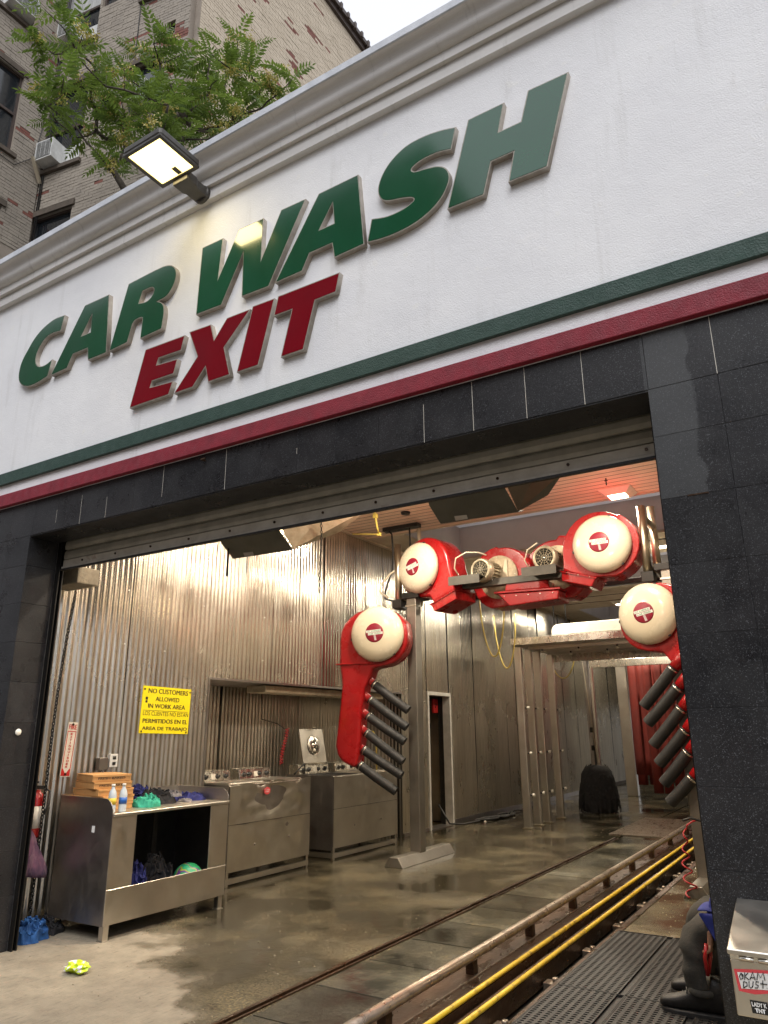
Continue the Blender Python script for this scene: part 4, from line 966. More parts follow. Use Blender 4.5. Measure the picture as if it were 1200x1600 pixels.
MB().tube([(WX + .03, 4.80, 1.24), (WX + .06, 4.80, 1.20), (WX + .05, 4.74, 1.18), (WX + .03, 4.70, 1.22)], .005, 6).build('plug_lead', M['cloth_grey'], t)

# extinguisher, bag and chain in the left corner
t = thing('fire_extinguisher', (-5.93, 4.00, .72), 'red fire extinguisher with white label hanging by the left shutter guide', 'fire extinguisher')
MB().lathe([(.0, .0), (.055, .004), (.062, .02), (.062, .30), (.055, .335), (.030, .36), (.022, .375), (.0, .378)], (-5.93, 4.00, .72), (0, 0, 1), 24).build('cylinder_body', M['red_paint'], t)
MB().lathe([(.0632, 0), (.0632, .17)], (-5.93, 4.00, .80), (0, 0, 1), 24).build('label_wrap', M['sign_white'], t)
text('lettering', 'FIRE EXTINGUISHER', M['ink'], (-5.955, 3.9345, .93), (1, 0, 0), (0, 0, 1), .05, .008, t, .01)
MB().box(-5.945, -5.915, 3.94, 4.06, 1.10, 1.13).box(-5.94, -5.92, 3.88, 4.0, 1.15, 1.165).box(-5.94, -5.92, 3.885, 4.0, 1.12, 1.132).build('valve_handle', M['black_plastic'], t)
MB().tube([(-5.93, 4.06, 1.11), (-5.90, 4.10, 1.08), (-5.88, 4.08, .98), (-5.875, 4.05, .90)], .009, 8).build('discharge_hose', M['black_rubber'], t)
MB().box(WX, WX + .09, 3.985, 4.015, 1.10, 1.14).build('wall_hook', M['steel_dark'], t)
# hanging bag: gathered top, full bottom
t = thing('cloth_bag', (-5.86, 3.93, .45), 'purple patterned cloth bag hanging below the fire extinguisher', 'bag')
mb = MB(); vs = []; n1 = 24; rws = 12
for j in range(rws + 1):
    v = j / rws; z = .80 - .36 * v; r = .012 + .115 * min(1, v * 1.25) ** .8 * (1 if v < .93 else .9)
    for i in range(n1):
        a = 2 * math.pi * i / n1; rr = r * (1 + .16 * math.sin(a * 5 + v * 2) + .08 * math.sin(a * 9 - v * 3))
        vs.append((-5.87 + rr * .55 * math.cos(a) + .03 * v, 3.93 + rr * math.sin(a) + .04 * v, z - .02 * math.sin(a) * v))
mb.add(vs, [(j * n1 + i, j * n1 + (i + 1) % n1, (j + 1) * n1 + (i + 1) % n1, (j + 1) * n1 + i) for j in range(rws) for i in range(n1)] + [tuple(range(rws * n1, rws * n1 + n1))], 0, True)
mb.build('bag_body', M['cloth_purple'], t); MB().tube([(-5.87, 3.93, .79), (-5.90, 3.95, .92), (-5.93, 3.93, 1.12)], .006, 6).build('bag_strap', M['cloth_black'], t)
# chain
t = thing('hanging_chain', (-5.93, 4.10, 2.75), 'long dark chain hanging inside the left jamb behind the shutter guide', 'chain')
def chain(p0, p1, n, sag, rl, parent, seed=0):
    first = None; p0, p1 = Vector(p0), Vector(p1)
    for k in range(n):
        q = (k + .5) / n; p = p0.lerp(p1, q); p.y += sag * math.sin(q * math.pi); p.x += sag * .5 * math.sin(q * math.pi * 2)
        if first is None:
            ring = [(rl * .55 * math.cos(a * math.pi / 5), 0, rl * math.sin(a * math.pi / 5)) for a in range(10)]
            first = unit('chain_link', MB().tube(ring, rl * .24, 5, closed=True), M['black_steel'], parent, p, rot=Euler((0, 0, 0)))
        else: copy_obj(first, 'chain_link', p, parent, Euler((random.uniform(-.2, .2), random.uniform(-.2, .2), (k % 2) * R(90) + R(20))))
chain((-5.86, 4.09, 2.80), (-5.86, 4.02, .15), 92, -.03, .022, t)
t = thing('hood_chain', (-3.45, 4.75, 3.6), 'thin chain dangling from the lit end of the left hood', 'chain')
chain((-3.47, 4.62, 3.30), (-3.47, 4.62, 2.62), 26, .01, .014, t)
tag(MB().tube([(-4.30, 4.42, 3.4), (-4.30, 4.42, 3.0), (-4.30, 4.42, 2.82)], .008, 8, radii=[.004, .008, .012]).build('dangling_cord', M['black_rubber'], None), 'short thick black cord end dangling left of the left hood', 'cord')
rag('rag', -5.72, 3.95, 0, .24, .26, .14, 'rag_blue', 9.1, 'bright blue rag dropped on the floor by the left shutter guide')
rag('rag', -5.86, 4.18, 0, .34, .24, .10, 'cloth_black', 10.2, 'black rag on the floor under the corner of the work table')

# litter: crumpled wrapper
t = thing('crumpled_wrapper', (-4.72, 3.64, 0), 'lime and white crumpled wrapper lying on the dry floor', 'litter')
bm = bmesh.new(); bmesh.ops.create_icosphere(bm, subdivisions=3, radius=1)
for v in bm.verts:
    n_ = noise.noise(v.co * 1.9 + Vector((3, 1, 5))); n2_ = noise.noise(v.co * 4.5)
    v.co = Vector((v.co.x * .085, v.co.y * .065, v.co.z * .04)) * (1 + .45 * n_ + .22 * n2_); v.co.z += .036
me = bpy.data.meshes.new('wrapper_foil'); bm.to_mesh(me); bm.free(); me.materials.append(M['litter_lime']); me.materials.append(M['sticker_wht'])
for pg in me.polygons: pg.material_index = 1 if pg.center.x * .8 - pg.center.y * .2 + pg.center.z * -.2 < -.03 or noise.noise(pg.center * 30) > .3 else 0
o = bpy.data.objects.new('wrapper_foil', me); C.objects.link(o); o.parent = t

M['door_paint'] = pbr('grey_door_paint', (.50, .48, .43), .5, 0, (.36, .34, .30), 6, .1)
# ------------------------------------------------------------------ service door opening
t = thing('service_doorway', (XW, 11.62, 0), 'narrow open doorway with grey steel frame and a red alarm box inside', 'doorway')
fr = MB(); fr.box(XW - .12, XW + .03, 11.185, 11.235, 0, 2.20).box(XW - .12, XW + .03, 12.005, 12.055, 0, 2.20).box(XW - .12, XW + .03, 11.236, 12.004, 2.14, 2.20)
fr.build('door_frame', M['door_paint'], t, .004, 1)
rm = MB(); rm.box(-7.0, -6.9, 10.9, 12.9, 0, 2.5).box(-6.899, XW - .23, 10.8, 10.9, 0, 2.5).box(-6.899, XW - .23, 12.6, 12.7, 0, 2.5).box(-7.0, XW - .23, 10.8, 12.9, 2.501, 2.6)
rm.build('back_room_wall', M['brown_wall'], t)
MB().obox((-6.60, 12.36, 1.05), (.50, .04, 2.08), Matrix.Rotation(R(12), 3, 'Z')).build('open_door', M['steel_dark'], t, .003, 1)
MB().box(-6.34, -6.30, 11.86, 12.02, 1.86, 2.10).build('alarm_box', M['sign_red'], t, .004, 1)
MB().tube([(-6.295, 11.94 + .03 * math.cos(a * .5), 1.98 + .04 * math.sin(a * .5)) for a in range(9)], .006, 6).build('alarm_mark', M['ink'], t)
MB().box(-6.40, -6.33, 11.28, 11.40, 2.03, 2.08).build('tan_bracket', M['cream'], t)
MB().box(-6.30, XW + .04, 11.236, 12.004, .001, .012).build('threshold', M['steel_dark'], t)

# hose coil on the floor along the wall
pts = []
for k in range(90):
    a = k * .35; pts.append((-5.86 + .13 * math.sin(a) + .0006 * k, 12.9 + .016 * k + .42 * math.cos(a * .8), .018 + .02 * (k % 11) / 11))
pts = [(-6.2, 11.75, .35), (-6.02, 11.8, .05), (-5.92, 12.1, .018), (-5.88, 12.5, .018)] + pts
tag(MB().tube(pts, .016, 8).build('floor_hose', M['black_rubber'], None), 'coiled black hose lying on the wet floor from the doorway', 'hose')
rag('pebble_spill', -5.80, 12.75, 0, .05, .05, .02, 'sign_white', 1.1, 'tiny white cap lying on the black hose coil', 'cap', n=6)

# ------------------------------------------------------------------ drying arch
def frame(c, az, el=0):
    a = Vector((math.sin(R(az)) * math.cos(R(el)), -math.cos(R(az)) * math.cos(R(el)), math.sin(R(el))))   # points to the viewer's side
    u = Vector((math.cos(R(az)), math.sin(R(az)), 0)); v = u.cross(a) * -1
    v = a.cross(u) * -1 if a.cross(u).z < 0 else a.cross(u)
    c = Vector(c); return c, u, v, a, (lambda x, y, d: c + u * x + v * y - a * d)
t = thing('drying_arch', (-3.2, 8.7, 0), 'steel drying arch over the lane with square posts and double pipes carrying the red blowers', 'arch frame')
for x in (-4.87, -1.50):
    MB().box(x - .075, x + .075, 8.58, 8.73, .10, 3.36).build('post', M['post_steel'], t, .012, 2)
    MB().prism([(-.13, 0), (.13, 0), (.06, .11), (-.06, .11)], lambda u, v, d: (x + u, d, v), 8.05, 9.42).build('foot_beam', M['post_steel'], t, .004, 1)
    s_ = 1
    MB().cyl((x - s_ * .22, 8.62, 3.22), (x - s_ * .22, 8.62, 4.10), .05, 18).build('upright_pipe', M['pipe_steel'], t)
    MB().cyl((x - s_ * .22, 9.22, 3.30), (x - s_ * .22, 9.22, 4.25), .05, 18).build('upright_pipe', M['pipe_steel'], t)
    MB().cyl((x - s_ * .22, 8.62, 3.98), (x - s_ * .22, 9.22, 3.98), .042, 14).cyl((x - s_ * .22, 8.62, 3.36), (x - s_ * .22, 9.22, 3.36), .042, 14).build('cross_pipe', M['pipe_steel'], t)
    MB().box(x - .14, x + .12, 8.56, 8.90, 3.30, 3.38).box(x - s_ * .22 - .07, x - s_ * .22 + .07, 8.56, 8.75, 3.18, 3.30).build('clamp_block', M['black_steel'], t, .004, 1)
    MB().box(x - .085, x + .085, 8.57, 8.74, 3.19, 3.21).build('steel_strap', M['clamp'], t)
MB().box(-4.30, -2.45, 8.64, 8.70, 3.36, 3.45).box(-4.30, -2.45, 8.701, 8.76, 3.36, 3.372).build('crossbeam', M['bracket'], t, .003, 1)
MB().box(-4.72, -1.62, 9.16, 9.24, 3.30, 3.36).build('crossbeam', M['black_steel'], t, .003, 1)
for xx in (-3.93, -2.92):
    MB().box(xx - .24, xx + .20, 8.34, 8.63, 3.462, 3.475).box(xx - .24, xx + .20, 8.34, 8.35, 3.36, 3.461).build('motor_shelf', M['bracket'], t)

def scroll_poly(R0, R1, open_a, out_pts, n=26, a_from=None, ccw=True):
    pts = []
    for k in range(n + 1):
        q = k / n; a = R(a_from + (open_a * q if ccw else -open_a * q)); r = R0 + (R1 - R0) * q
        pts.append((r * math.cos(a), r * math.sin(a)))
    return pts + out_pts
def emblem_cover(t, fn, a, u, v, c, rad, tilt):
    prof = [(0, .115), (rad * .3, .113), (rad * .6, .100), (rad * .80, .078), (rad * .92, .050), (rad, .010), (rad * 1.005, -.02), (rad * .96, -.05)]
    cov = MB().lathe(prof, c, a, 40).build('cover', M['cream'], t)
    er = rad * .345; h0 = .1165
    MB().lathe([(0, h0 - .02), (er, h0 - .02), (er, h0 - .004), (er * .9, h0), (0, h0 + .0005)], c, a, 28).build('emblem', M['emblem_red'], cov)
    ca, sa = math.cos(R(tilt)), math.sin(R(tilt)); xd = u * ca + v * sa; yd = v * ca - u * sa
    b_ = MB()
    for w_, y0, hh, x0 in ((er * 1.62, .008, .030, -er * .90), (er * 1.62, -.027, .030, -er * .70)):
        o = c + a * (h0 + .0022)
        b_.add([o + xd * x0 + yd * y0, o + xd * (x0 + w_) + yd * y0, o + xd * (x0 + w_) + yd * (y0 + hh), o + xd * x0 + yd * (y0 + hh)], [(0, 1, 2, 3)])
    b_.build('emblem_band', M['emblem_white'], cov)
    o = c + a * (h0 + .0016)
    MB().add([o + xd * -.004 + yd * -.10, o + xd * .026 + yd * -.10, o + xd * .014 + yd * -.03, o + xd * -.012 + yd * -.03], [(0, 1, 2, 3)]).build('emblem_bar', M['emblem_grey'], cov)
    text('lettering', '1ST AVENUE', M['green_ink'], c + a * (h0 + .0032) + xd * (-er * .84) + yd * .013, xd, yd, er * 1.5, .020, cov, .02, 0, shear=.3)
    text('lettering', 'CAR WASH', M['green_ink'], c + a * (h0 + .0032) + xd * (-er * .62) + yd * -.022, xd, yd, er * 1.42, .020, cov, .02, 0, shear=.3)
    for k in range(3):
        an = R(70 + 120 * k); q = c + (u * math.cos(an) + v * math.sin(an)) * rad * .985
        MB().obox(q, (.03, .03, .03)).build('latch', M['black_plastic'], cov)
M['emblem_red'] = pbr('emblem_dark_red', (.22, .008, .025), .35)
M['emblem_white'] = pbr('emblem_white', (.72, .72, .68), .4)
M['emblem_grey'] = pbr('emblem_grey', (.42, .35, .34), .4)

def covered_blower(c, az, poly, lab, depth=.34, rad=.362, tilt=4, flange=None, el=0, cat_group='red blowers with round cream covers'):
    c, u, v, a, fn = frame(c, az, el)
    t = thing('blower', tuple(c), lab, 'blower', cat_group)
    MB().prism(poly, fn, .045, .045 + depth, smside=False).build('housing', M['red_plastic'], t, .045, 4)
    MB().lathe([(rad * .93, -.05), (rad * .93, .0), (rad * .80, .012)], c, a, 32).build('intake_ring', M['black_plastic'], t)
    emblem_cover(t, fn, a, u, v, c, rad, tilt)
    if flange:
        (x0, y0), (x1, y1), w_ = flange                 # line across the outlet, flange height
        d = Vector((x1 - x0, y1 - y0)).normalized(); nrm = Vector((-d.y, d.x))
        P = [(x0 - d.x * .03, y0 - d.y * .03), (x1 + d.x * .03, y1 + d.y * .03), (x1 + d.x * .0 + nrm.x * w_, y1 + d.y * .0 + nrm.y * w_), (x0 + nrm.x * w_, y0 + nrm.y * w_)]
        MB().prism(P, fn, .03, .045 + depth + .03).build('outlet_nozzle', M['red_plastic'], t, .012, 2)
        fl = MB().prism([(x0 - d.x * .04, y0 - d.y * .04), (x1 + d.x * .04, y1 + d.y * .04), (x1 + d.x * .04 + nrm.x * .015, y1 + d.y * .04 + nrm.y * .015), (x0 - d.x * .04 + nrm.x * .015, y0 - d.y * .04 + nrm.y * .015)], fn, .015, .045 + depth + .045)
        F_ = fl.build('flange', M['red_plastic'], t)
        for q in (.12, .5, .88):
            pp = fn(x0 + (x1 - x0) * q, y0 + (y1 - y0) * q - .01, .012); MB().lathe([(.008, 0), (.006, .006)], pp, a, 8).build('bolt', M['clamp'], F_)
    return t, fn, a, u, v, c

def hoses(t, fn, segs, rad=.052, dd=.20, lean=.0):
    for (x0, y0), (x1, y1) in segs:
        p0 = fn(x0, y0, dd); p1 = fn(x1, y1, dd + lean); d = (p1 - p0).normalized()
        h = MB().tube([p0, p0 + d * .03, p0 + (p1 - p0) * .5 + Vector((0, 0, -.006)), p1], rad, 18, caps=False)
        h.lathe([(rad, 0), (rad, .001), (rad * .78, .0015), (rad * .78, -.09), (0, -.091)], p1, d, 18, sm=False)
        H_ = h.build('hose', M['hose_grey'], t)
        MB().lathe([(rad * 1.02, 0), (rad * 1.08, .002), (rad * 1.08, .016), (rad * 1.02, .018)], p0 + d * .018, d, 18).build('hose_clamp', M['clamp'], H_)
        MB().tube([p0 - d * .22, p0 + d * .022], rad * .93, 16, radii=[rad * 1.12, rad * .9]).build('hose_stub', M['red_plastic'], H_)

# left side blower with duct and six hoses
def sc_(p, k): return (p[0] * k, 1.55 + (p[1] - 1.55) * k)
k_ = 8.3 / 8.7
cL = sc_((-5.404, 2.852), k_)
raw = [(-4.983, 2.84), (-5.01, 3.00), (-5.095, 3.10), (-5.20, 3.17), (-5.32, 3.215), (-5.465, 3.228), (-5.60, 3.215), (-5.73, 3.175), (-5.84, 3.11), (-5.92, 3.03), (-5.97, 2.93), (-5.99, 2.80), (-5.99, 2.444), (-5.965, 2.30), (-5.953, 2.166), (-5.978, 1.877), (-6.03, 1.468), (-6.038, 1.36), (-6.01, 1.25), (-5.949, 1.17), (-5.86, 1.12), (-5.774, 1.088), (-5.725, 1.10),
       (-5.678, 1.433), (-5.667, 1.782), (-5.612, 2.136), (-5.53, 2.28), (-5.50, 2.38), (-5.42, 2.40), (-5.30, 2.415), (-5.19, 2.45), (-5.10, 2.51), (-5.03, 2.60), (-4.99, 2.71)]
poly = [(sc_(p, k_)[0] - cL[0], sc_(p, k_)[1] - cL[1]) for p in raw][::-1]
upper = poly
t, fn, a, u, v, c = covered_blower((cL[0], 8.16, cL[1]), 13, poly, 'left side red blower with cream cover and six grey hoses pointing down right', .30, .365, 4)
hs_l = [[(-5.525, 2.186), (-5.023, 1.822)], [(-5.58, 1.974), (-5.047, 1.601)], [(-5.613, 1.755), (-5.081, 1.417)], [(-5.634, 1.537), (-5.105, 1.159)], [(-5.678, 1.313), (-5.128, 0.987)], [(-5.731, 1.116), (-5.212, 0.789)]]
hoses(t, fn, [[(sc_(p, k_)[0] - cL[0], sc_(p, k_)[1] - cL[1]) for p in s_] for s_ in hs_l], .057, .17)
MB().prism([(-.60, -.372), (-.05, -.372), (-.05, -.386), (-.60, -.386)], fn, .02, .37).build('seam_flange', M['red_plastic'], t, .003, 1)
# right side blower, mirrored
cR = (-1.795, 2.815)
mir = [(-(x + .0), y) for x, y in poly][::-1]
mir = [(x * .93 + (.20 * min(1, max(0, (-y - .40) / .5))), y * .98) for x, y in mir]
t, fn, a, u, v, c = covered_blower((cR[0] + .045, 8.50, cR[1] - .01), -12, mir, 'right side red blower partly behind the granite pier with hoses pointing down left', .30, .345, 10)
hs_r = [[(-1.554, 2.187), (-1.9, 1.822)], [(-1.527, 1.983), (-1.875, 1.642)], [(-1.518, 1.761), (-1.841, 1.413)], [(-1.502, 1.536), (-1.805, 1.218)], [(-1.5, 1.322), (-1.777, 1.02)], [(-1.489, 1.069), (-1.736, 0.825)]]
hoses(t, fn, [[(s_[0][0] - cR[0] - .02, s_[0][1] - cR[1] + .02), (s_[0][0] - cR[0] - .03 + (s_[1][0] - s_[0][0]) * 1.10, s_[0][1] - cR[1] + .02 + (s_[1][1] - s_[0][1]) * 1.10)] for s_ in hs_r], .063, .02)
# top left blower, turned away to the left
P = scroll_poly(.40, .50, 200, [], 24, 250, False)
P = [(.41 * math.cos(R(a_)), .41 * math.sin(R(a_))) for a_ in range(255, 100, -12)]
P += [((.41 + .12 * q) * math.cos(R(a_)), (.41 + .12 * q) * math.sin(R(a_))) for q, a_ in [(i / 12, 100 - 105 * i / 12) for i in range(13)]]
P += [(.56, -.16), (.60, -.40), (.22, -.52), (.16, -.42), (.05, -.41)]
covered_blower((-4.74, 8.56, 3.71), -14, P[::-1], 'upper left red blower turned outwards, its outlet facing down right', .38, .355, 12, ((.60, -.40), (.22, -.52), .12))
# top right blower
P = [(.43 * math.cos(R(a_)), .41 * math.sin(R(a_))) for a_ in range(-75, 60, 12)]
P += [((.41 + .09 * q) * math.cos(R(a_)), (.39 + .11 * q) * math.sin(R(a_))) for q, a_ in [(i / 10, 60 + 120 * i / 10) for i in range(11)]]
P += [(-.50, -.14), (-.51, -.26), (-.14, -.38), (-.05, -.385)]
covered_blower((-2.19, 8.50, 3.68), -1, P, 'upper right red blower with level cream cover, outlet facing down left', .36, .352, 0, ((-.14, -.38), (-.50, -.27), .12))

# two middle blowers with bare motors towards us
def motor_blower(c, az, poly, lab, plate_r, mo, flange=None):
    c, u, v, a, fn = frame(c, az)
    t = thing('blower', tuple(c), lab, 'blower', 'red blowers with bare motors in the middle of the arch')
    MB().prism(poly, fn, .02, .36).build('housing', M['red_plastic'], t, .045, 4)
    pl_ = MB().lathe([(plate_r, -.02), (plate_r, .012), (0, .013)], c - a * .004, a, 36).build('back_plate', M['cream_dull'], t)
    for k in range(8):
        an = 2 * math.pi * k / 8; MB().lathe([(.008, 0), (.006, .008)], fn(plate_r * .92 * math.cos(an), plate_r * .92 * math.sin(an), -.012), a, 8).build('bolt', M['clamp'], pl_)
    mc = fn(mo[0], mo[1], 0)
    mt = MB().lathe([(.14, .0), (.14, .03), (.12, .04), (.12, .22), (.150, .225), (.158, .25), (.158, .33), (.146, .345), (.118, .347), (.118, .335)], mc, a, 28).build('motor', M['motor'], t)
    MB().lathe([(.118, .336), (.0, .337)], mc, a, 24).build('fan_grille', M['black_plastic'], mt)
    g = MB()
    for k in range(12):
        an = math.pi * k / 6; d_ = u * math.cos(an) + v * math.sin(an); g.bar(mc + a * .341 + d_ * .02, mc + a * .341 + d_ * .116, .004, .004)
    for rr in (.040, .068, .096): g.tube([mc + a * .342 + (u * math.cos(k * math.pi / 12) + v * math.sin(k * math.pi / 12)) * rr for k in range(24)], .0022, 4, closed=True)
    g.build('grille_spoke', M['motor'], mt); MB().lathe([(.016, .337), (.014, .346), (0, .347)], mc, a, 12).build('grille_hub', M['clamp'], mt)
    fm = MB()
    for k in range(20):
        an = 2 * math.pi * k / 20; d_ = u * math.cos(an) + v * math.sin(an)
        q = mc + d_ * .134; fm.bar(q + a * .05, q + a * .215, .006, .026, up=d_)
    fm.build('cooling_fin', M['motor'], mt)
    MB().obox(mc + a * .13 + v * .125 + u * .01, (.11, .10, .06), Matrix((u, a, v)).transposed()).build('terminal_box', M['motor'], mt, .006, 1)
    MB().obox(mc + a * .13 - v * .125, (.22, .20, .03), Matrix((u, a, v)).transposed()).build('motor_foot', M['steel_dark'], mt)
    MB().prism([(mo[0] + .10, mo[1] - .14), (mo[0] + .22, mo[1] - .14), (mo[0] + .22, mo[1] + .16), (mo[0] + .19, mo[1] + .16)], fn, -.03, -.012).build('gusset', M['cream'], t)
    if flange:
        x0, x1, y0 = flange
        MB().prism([(x0 - .02, y0), (x1 + .02, y0), (x1 + .02, y0 - .02), (x0 - .02, y0 - .02)], fn, -.03, .42).build('flange', M['red_plastic'], t, .004, 1)
        MB().prism([(x0, y0 - .02), (x1, y0 - .02), (x1 - .04, y0 - .13), (x0 + .09, y0 - .15)], fn, -.01, .40).build('outlet_nozzle', M['red_plastic'], t, .012, 2)
        for k in range(4): MB().lathe([(.009, 0), (.007, .007)], fn(x0 + .08 + (x1 - x0 - .16) * k / 3, y0 - .045, -.012), a, 8).build('bolt', M['clamp'], t)
    return t
P = [(.44 * math.cos(R(a_)), .43 * math.sin(R(a_))) for a_ in range(250, 90, -12)]
P += [((.43 + .06 * q) * math.cos(R(a_)), (.40 + .07 * q) * math.sin(R(a_))) for q, a_ in [(i / 10, 90 - 110 * i / 10) for i in range(11)]]
P += [(.42, -.38), (.02, -.40)]
motor_blower((-3.68, 8.86, 3.51), -10, P[::-1], 'middle red blower with bare motor, the left one above the wide outlet', .29, (-.06, .05))
P = [(.43 * math.cos(R(a_)), .43 * math.sin(R(a_))) for a_ in range(-70, 90, 12)]
P += [((.43 + .06 * q) * math.cos(R(a_)), (.38 + .08 * q) * math.sin(R(a_))) for q, a_ in [(i / 10, 90 + 110 * i / 10) for i in range(11)]]
P += [(-.40, -.34), (.0, -.39)]
motor_blower((-2.88, 8.90, 3.55), -4, P, 'middle red blower with bare motor, the right one beside the upper right blower', .29, (-.03, .07))
t = thing('twin_outlet', (-3.2, 8.8, 3.1), 'wide red outlet hood bolted under the two middle blowers', 'outlet hood')
MB().prism([(-3.66, 3.27), (-2.78, 3.24), (-2.78, 3.215), (-3.66, 3.245)], lambda u, v, d: (u, d, v), 8.62, 9.10).build('flange', M['red_plastic'], t, .004, 1)
MB().prism([(-3.62, 3.244), (-2.80, 3.214), (-2.82, 3.10), (-3.46, 3.07)], lambda u, v, d: (u, d, v), 8.64, 9.08).build('outlet_nozzle', M['red_plastic'], t, .015, 2)
MB().prism([(-3.52, 3.272), (-2.92, 3.252), (-2.95, 3.36), (-3.5, 3.37)], lambda u, v, d: (u, d, v), 8.66, 9.05).build('outlet_neck', M['red_plastic'], t, .012, 2)
for k in range(5): MB().lathe([(.009, 0), (.007, .007)], (-3.52 + .16 * k, 8.64, 3.20 - .004 * k), (0, -1, 0), 8).build('bolt', M['clamp'], t)
# white power leads looping over the motors
tag(MB().tube([(-4.12, 8.6, 3.50), (-4.15, 8.5, 3.62), (-4.10, 8.45, 3.74), (-3.95, 8.45, 3.80), (-3.80, 8.5, 3.79), (-3.72, 8.58, 3.76)], .010, 8).build('power_lead', M['cream'], None), 'pale cable looping over the left bare motor', 'cable')
tag(MB().tube([(-3.12, 8.55, 3.48), (-3.16, 8.48, 3.60), (-3.10, 8.45, 3.72), (-2.98, 8.48, 3.80)], .008, 8).build('power_lead', M['cream'], None), 'pale cable beside the right bare motor', 'cable')
# conduits from the ceiling to the arch
tag(MB().tube([(-4.95, 9.0, 4.47), (-4.95, 9.0, 4.25), (-4.86, 9.0, 4.02)], .028, 10).build('conduit', M['soffit'], None), 'tan conduit dropping from the slat ceiling behind the upper left blower', 'conduit')
MB_ = MB().tube([(-5.45, 8.9, 4.46), (-5.36, 8.9, 4.36), (-5.34, 8.9, 4.1), (-5.36, 8.9, 3.8), (-5.45, 8.85, 3.5), (-5.42, 8.8, 3.38), (-5.25, 8.75, 3.32)], .013, 8)
tag(MB_.build('ceiling_cable', M['black_rubber'], None), 'black cable hanging from the ceiling left of the arch pipe', 'cable')
tag(MB().tube([(-5.06, 8.9, 4.46), (-5.05, 8.9, 4.3), (-5.02, 8.85, 4.1), (-4.98, 8.8, 3.9)], .013, 8).build('ceiling_cable', M['black_rubber'], None), 'short black cable hanging right of the arch pipe', 'cable')
tag(MB().box(-5.50, -4.90, 8.86, 8.98, 4.41, 4.468).build('cable_box', M['black_plastic'], None, .004, 1), 'flat black cable box on the slat ceiling above the left arch post', 'cable box')
tag(MB().tube([(-5.10, 8.62, 3.75), (-5.22, 8.6, 3.68), (-5.36, 8.6, 3.55), (-5.40, 8.62, 3.45), (-5.28, 8.66, 3.36)], .014, 8).build('loop_cable', M['cream'], None), 'pale cable looping out to the left of the left arch pipe', 'cable')
# yellow gas pipe under the slats
t = thing('gas_pipe', (-5.0, 7.9, 4.4), 'thin yellow gas pipe with an elbow under the salmon ceiling', 'pipe')
MB().tube([(-4.98, 7.80, 4.46), (-5.02, 7.95, 4.20), (-5.05, 8.05, 4.12)], .014, 8).tube([(-5.05, 8.05, 4.12), (-5.55, 8.15, 4.22)], .012, 8).build('pipe_run', M['yellow_hose'], t)
MB().obox((-5.0, 7.88, 4.33), (.05, .05, .06)).obox((-5.05, 8.05, 4.12), (.045, .045, .045)).build('pipe_fitting', M['yellow_hose'], t)
MB().box(-5.10, -5.02, 7.75, 7.83, 4.38, 4.46).build('valve_body', M['black_steel'], t)
for x, y in ((-4.70, 8.0), (-3.9, 8.3), (-2.2, 8.3)):
    pass
tag(MB().lathe([(.07, 0), (.06, .03), (0, .032)], (-4.80, 8.35, 4.468), (0, 0, -1), 16).build('ceiling_sensor', M['black_plastic'], None), 'flat round black sensor on the slat ceiling above the left post', 'sensor')
tag(MB().cyl((-2.05, 8.45, 4.468), (-2.05, 8.45, 4.38), .008, 8).obox((-2.05, 8.45, 4.44), (.04, .01, .01)).build('ceiling_hook', M['black_steel'], None), 'small black hook in the ceiling in front of the canopy light', 'hook')

# ------------------------------------------------------------------ rinse arch behind it
t = thing('rinse_arch', (-3.2, 13, 0), 'stainless rinse arch with four nozzle columns and a white rounded top cover', 'rinse arch')
def nozzle(p, d, parent):
    MB().lathe([(.016, 0), (.016, .03), (.010, .032)], p, d, 10).build('nozzle_stem', M['black_plastic'], parent)
    MB().lathe([(.0, .032), (.026, .034), (.030, .05), (.022, .07), (0, .072)], p, d, 12).build('nozzle_head', M['nozzle'], parent)
for sx, x in ((1, -4.78), (-1, -1.62)):
    for y in (12.2, 12.68, 13.12, 13.85):
        cb = MB().box(x - .06, x + .07, y - .045, y + .045, 0.012, 2.96).build('nozzle_column', M['steel'], t, .014, 2)
        MB().box(x - .08, x + .09, y - .065, y + .065, 0, .012).build('column_base', M['pipe_steel'], cb)
        for z in (1.92, 1.18, .52):
            nozzle((x + sx * .07, y + .02, z), (sx, 0, 0), cb)
MB().box(-4.86, -1.52, 12.08, 12.11, 2.98, 3.10).build('front_fascia', M['steel_bright'], t, .003, 1)
MB().box(-4.86, -1.52, 12.111, 14.0, 2.985, 3.0).build('top_sheet', M['steel'], t)
MB().box(-4.86, -1.52, 13.98, 14.02, 2.82, 3.08).build('rear_fascia', M['steel_bright'], t, .003, 1)
for y in (12.5, 13.1, 13.55): MB().box(-4.7, -1.6, y, y + .05, 2.93, 2.984).build('spray_bar', M['steel'], t)
for k in range(9):
    nozzle((-4.45 + .33 * k, 12.52 + (.6 if k % 2 else 0), 2.93), (0, 0, -1), t)
pr = [(-4.12, 3.102)] + [(-4.0 + .12 * math.cos(R(180 - a_)), 3.16 + .13 * math.sin(R(180 - a_))) for a_ in range(0, 91, 15)] + [(-1.62, 3.30), (-1.62, 3.102)]
MB().prism(pr, lambda u, v, d: (u, d, v), 12.12, 12.45).build('top_cover', M['white_pvc'], t, .02, 3)
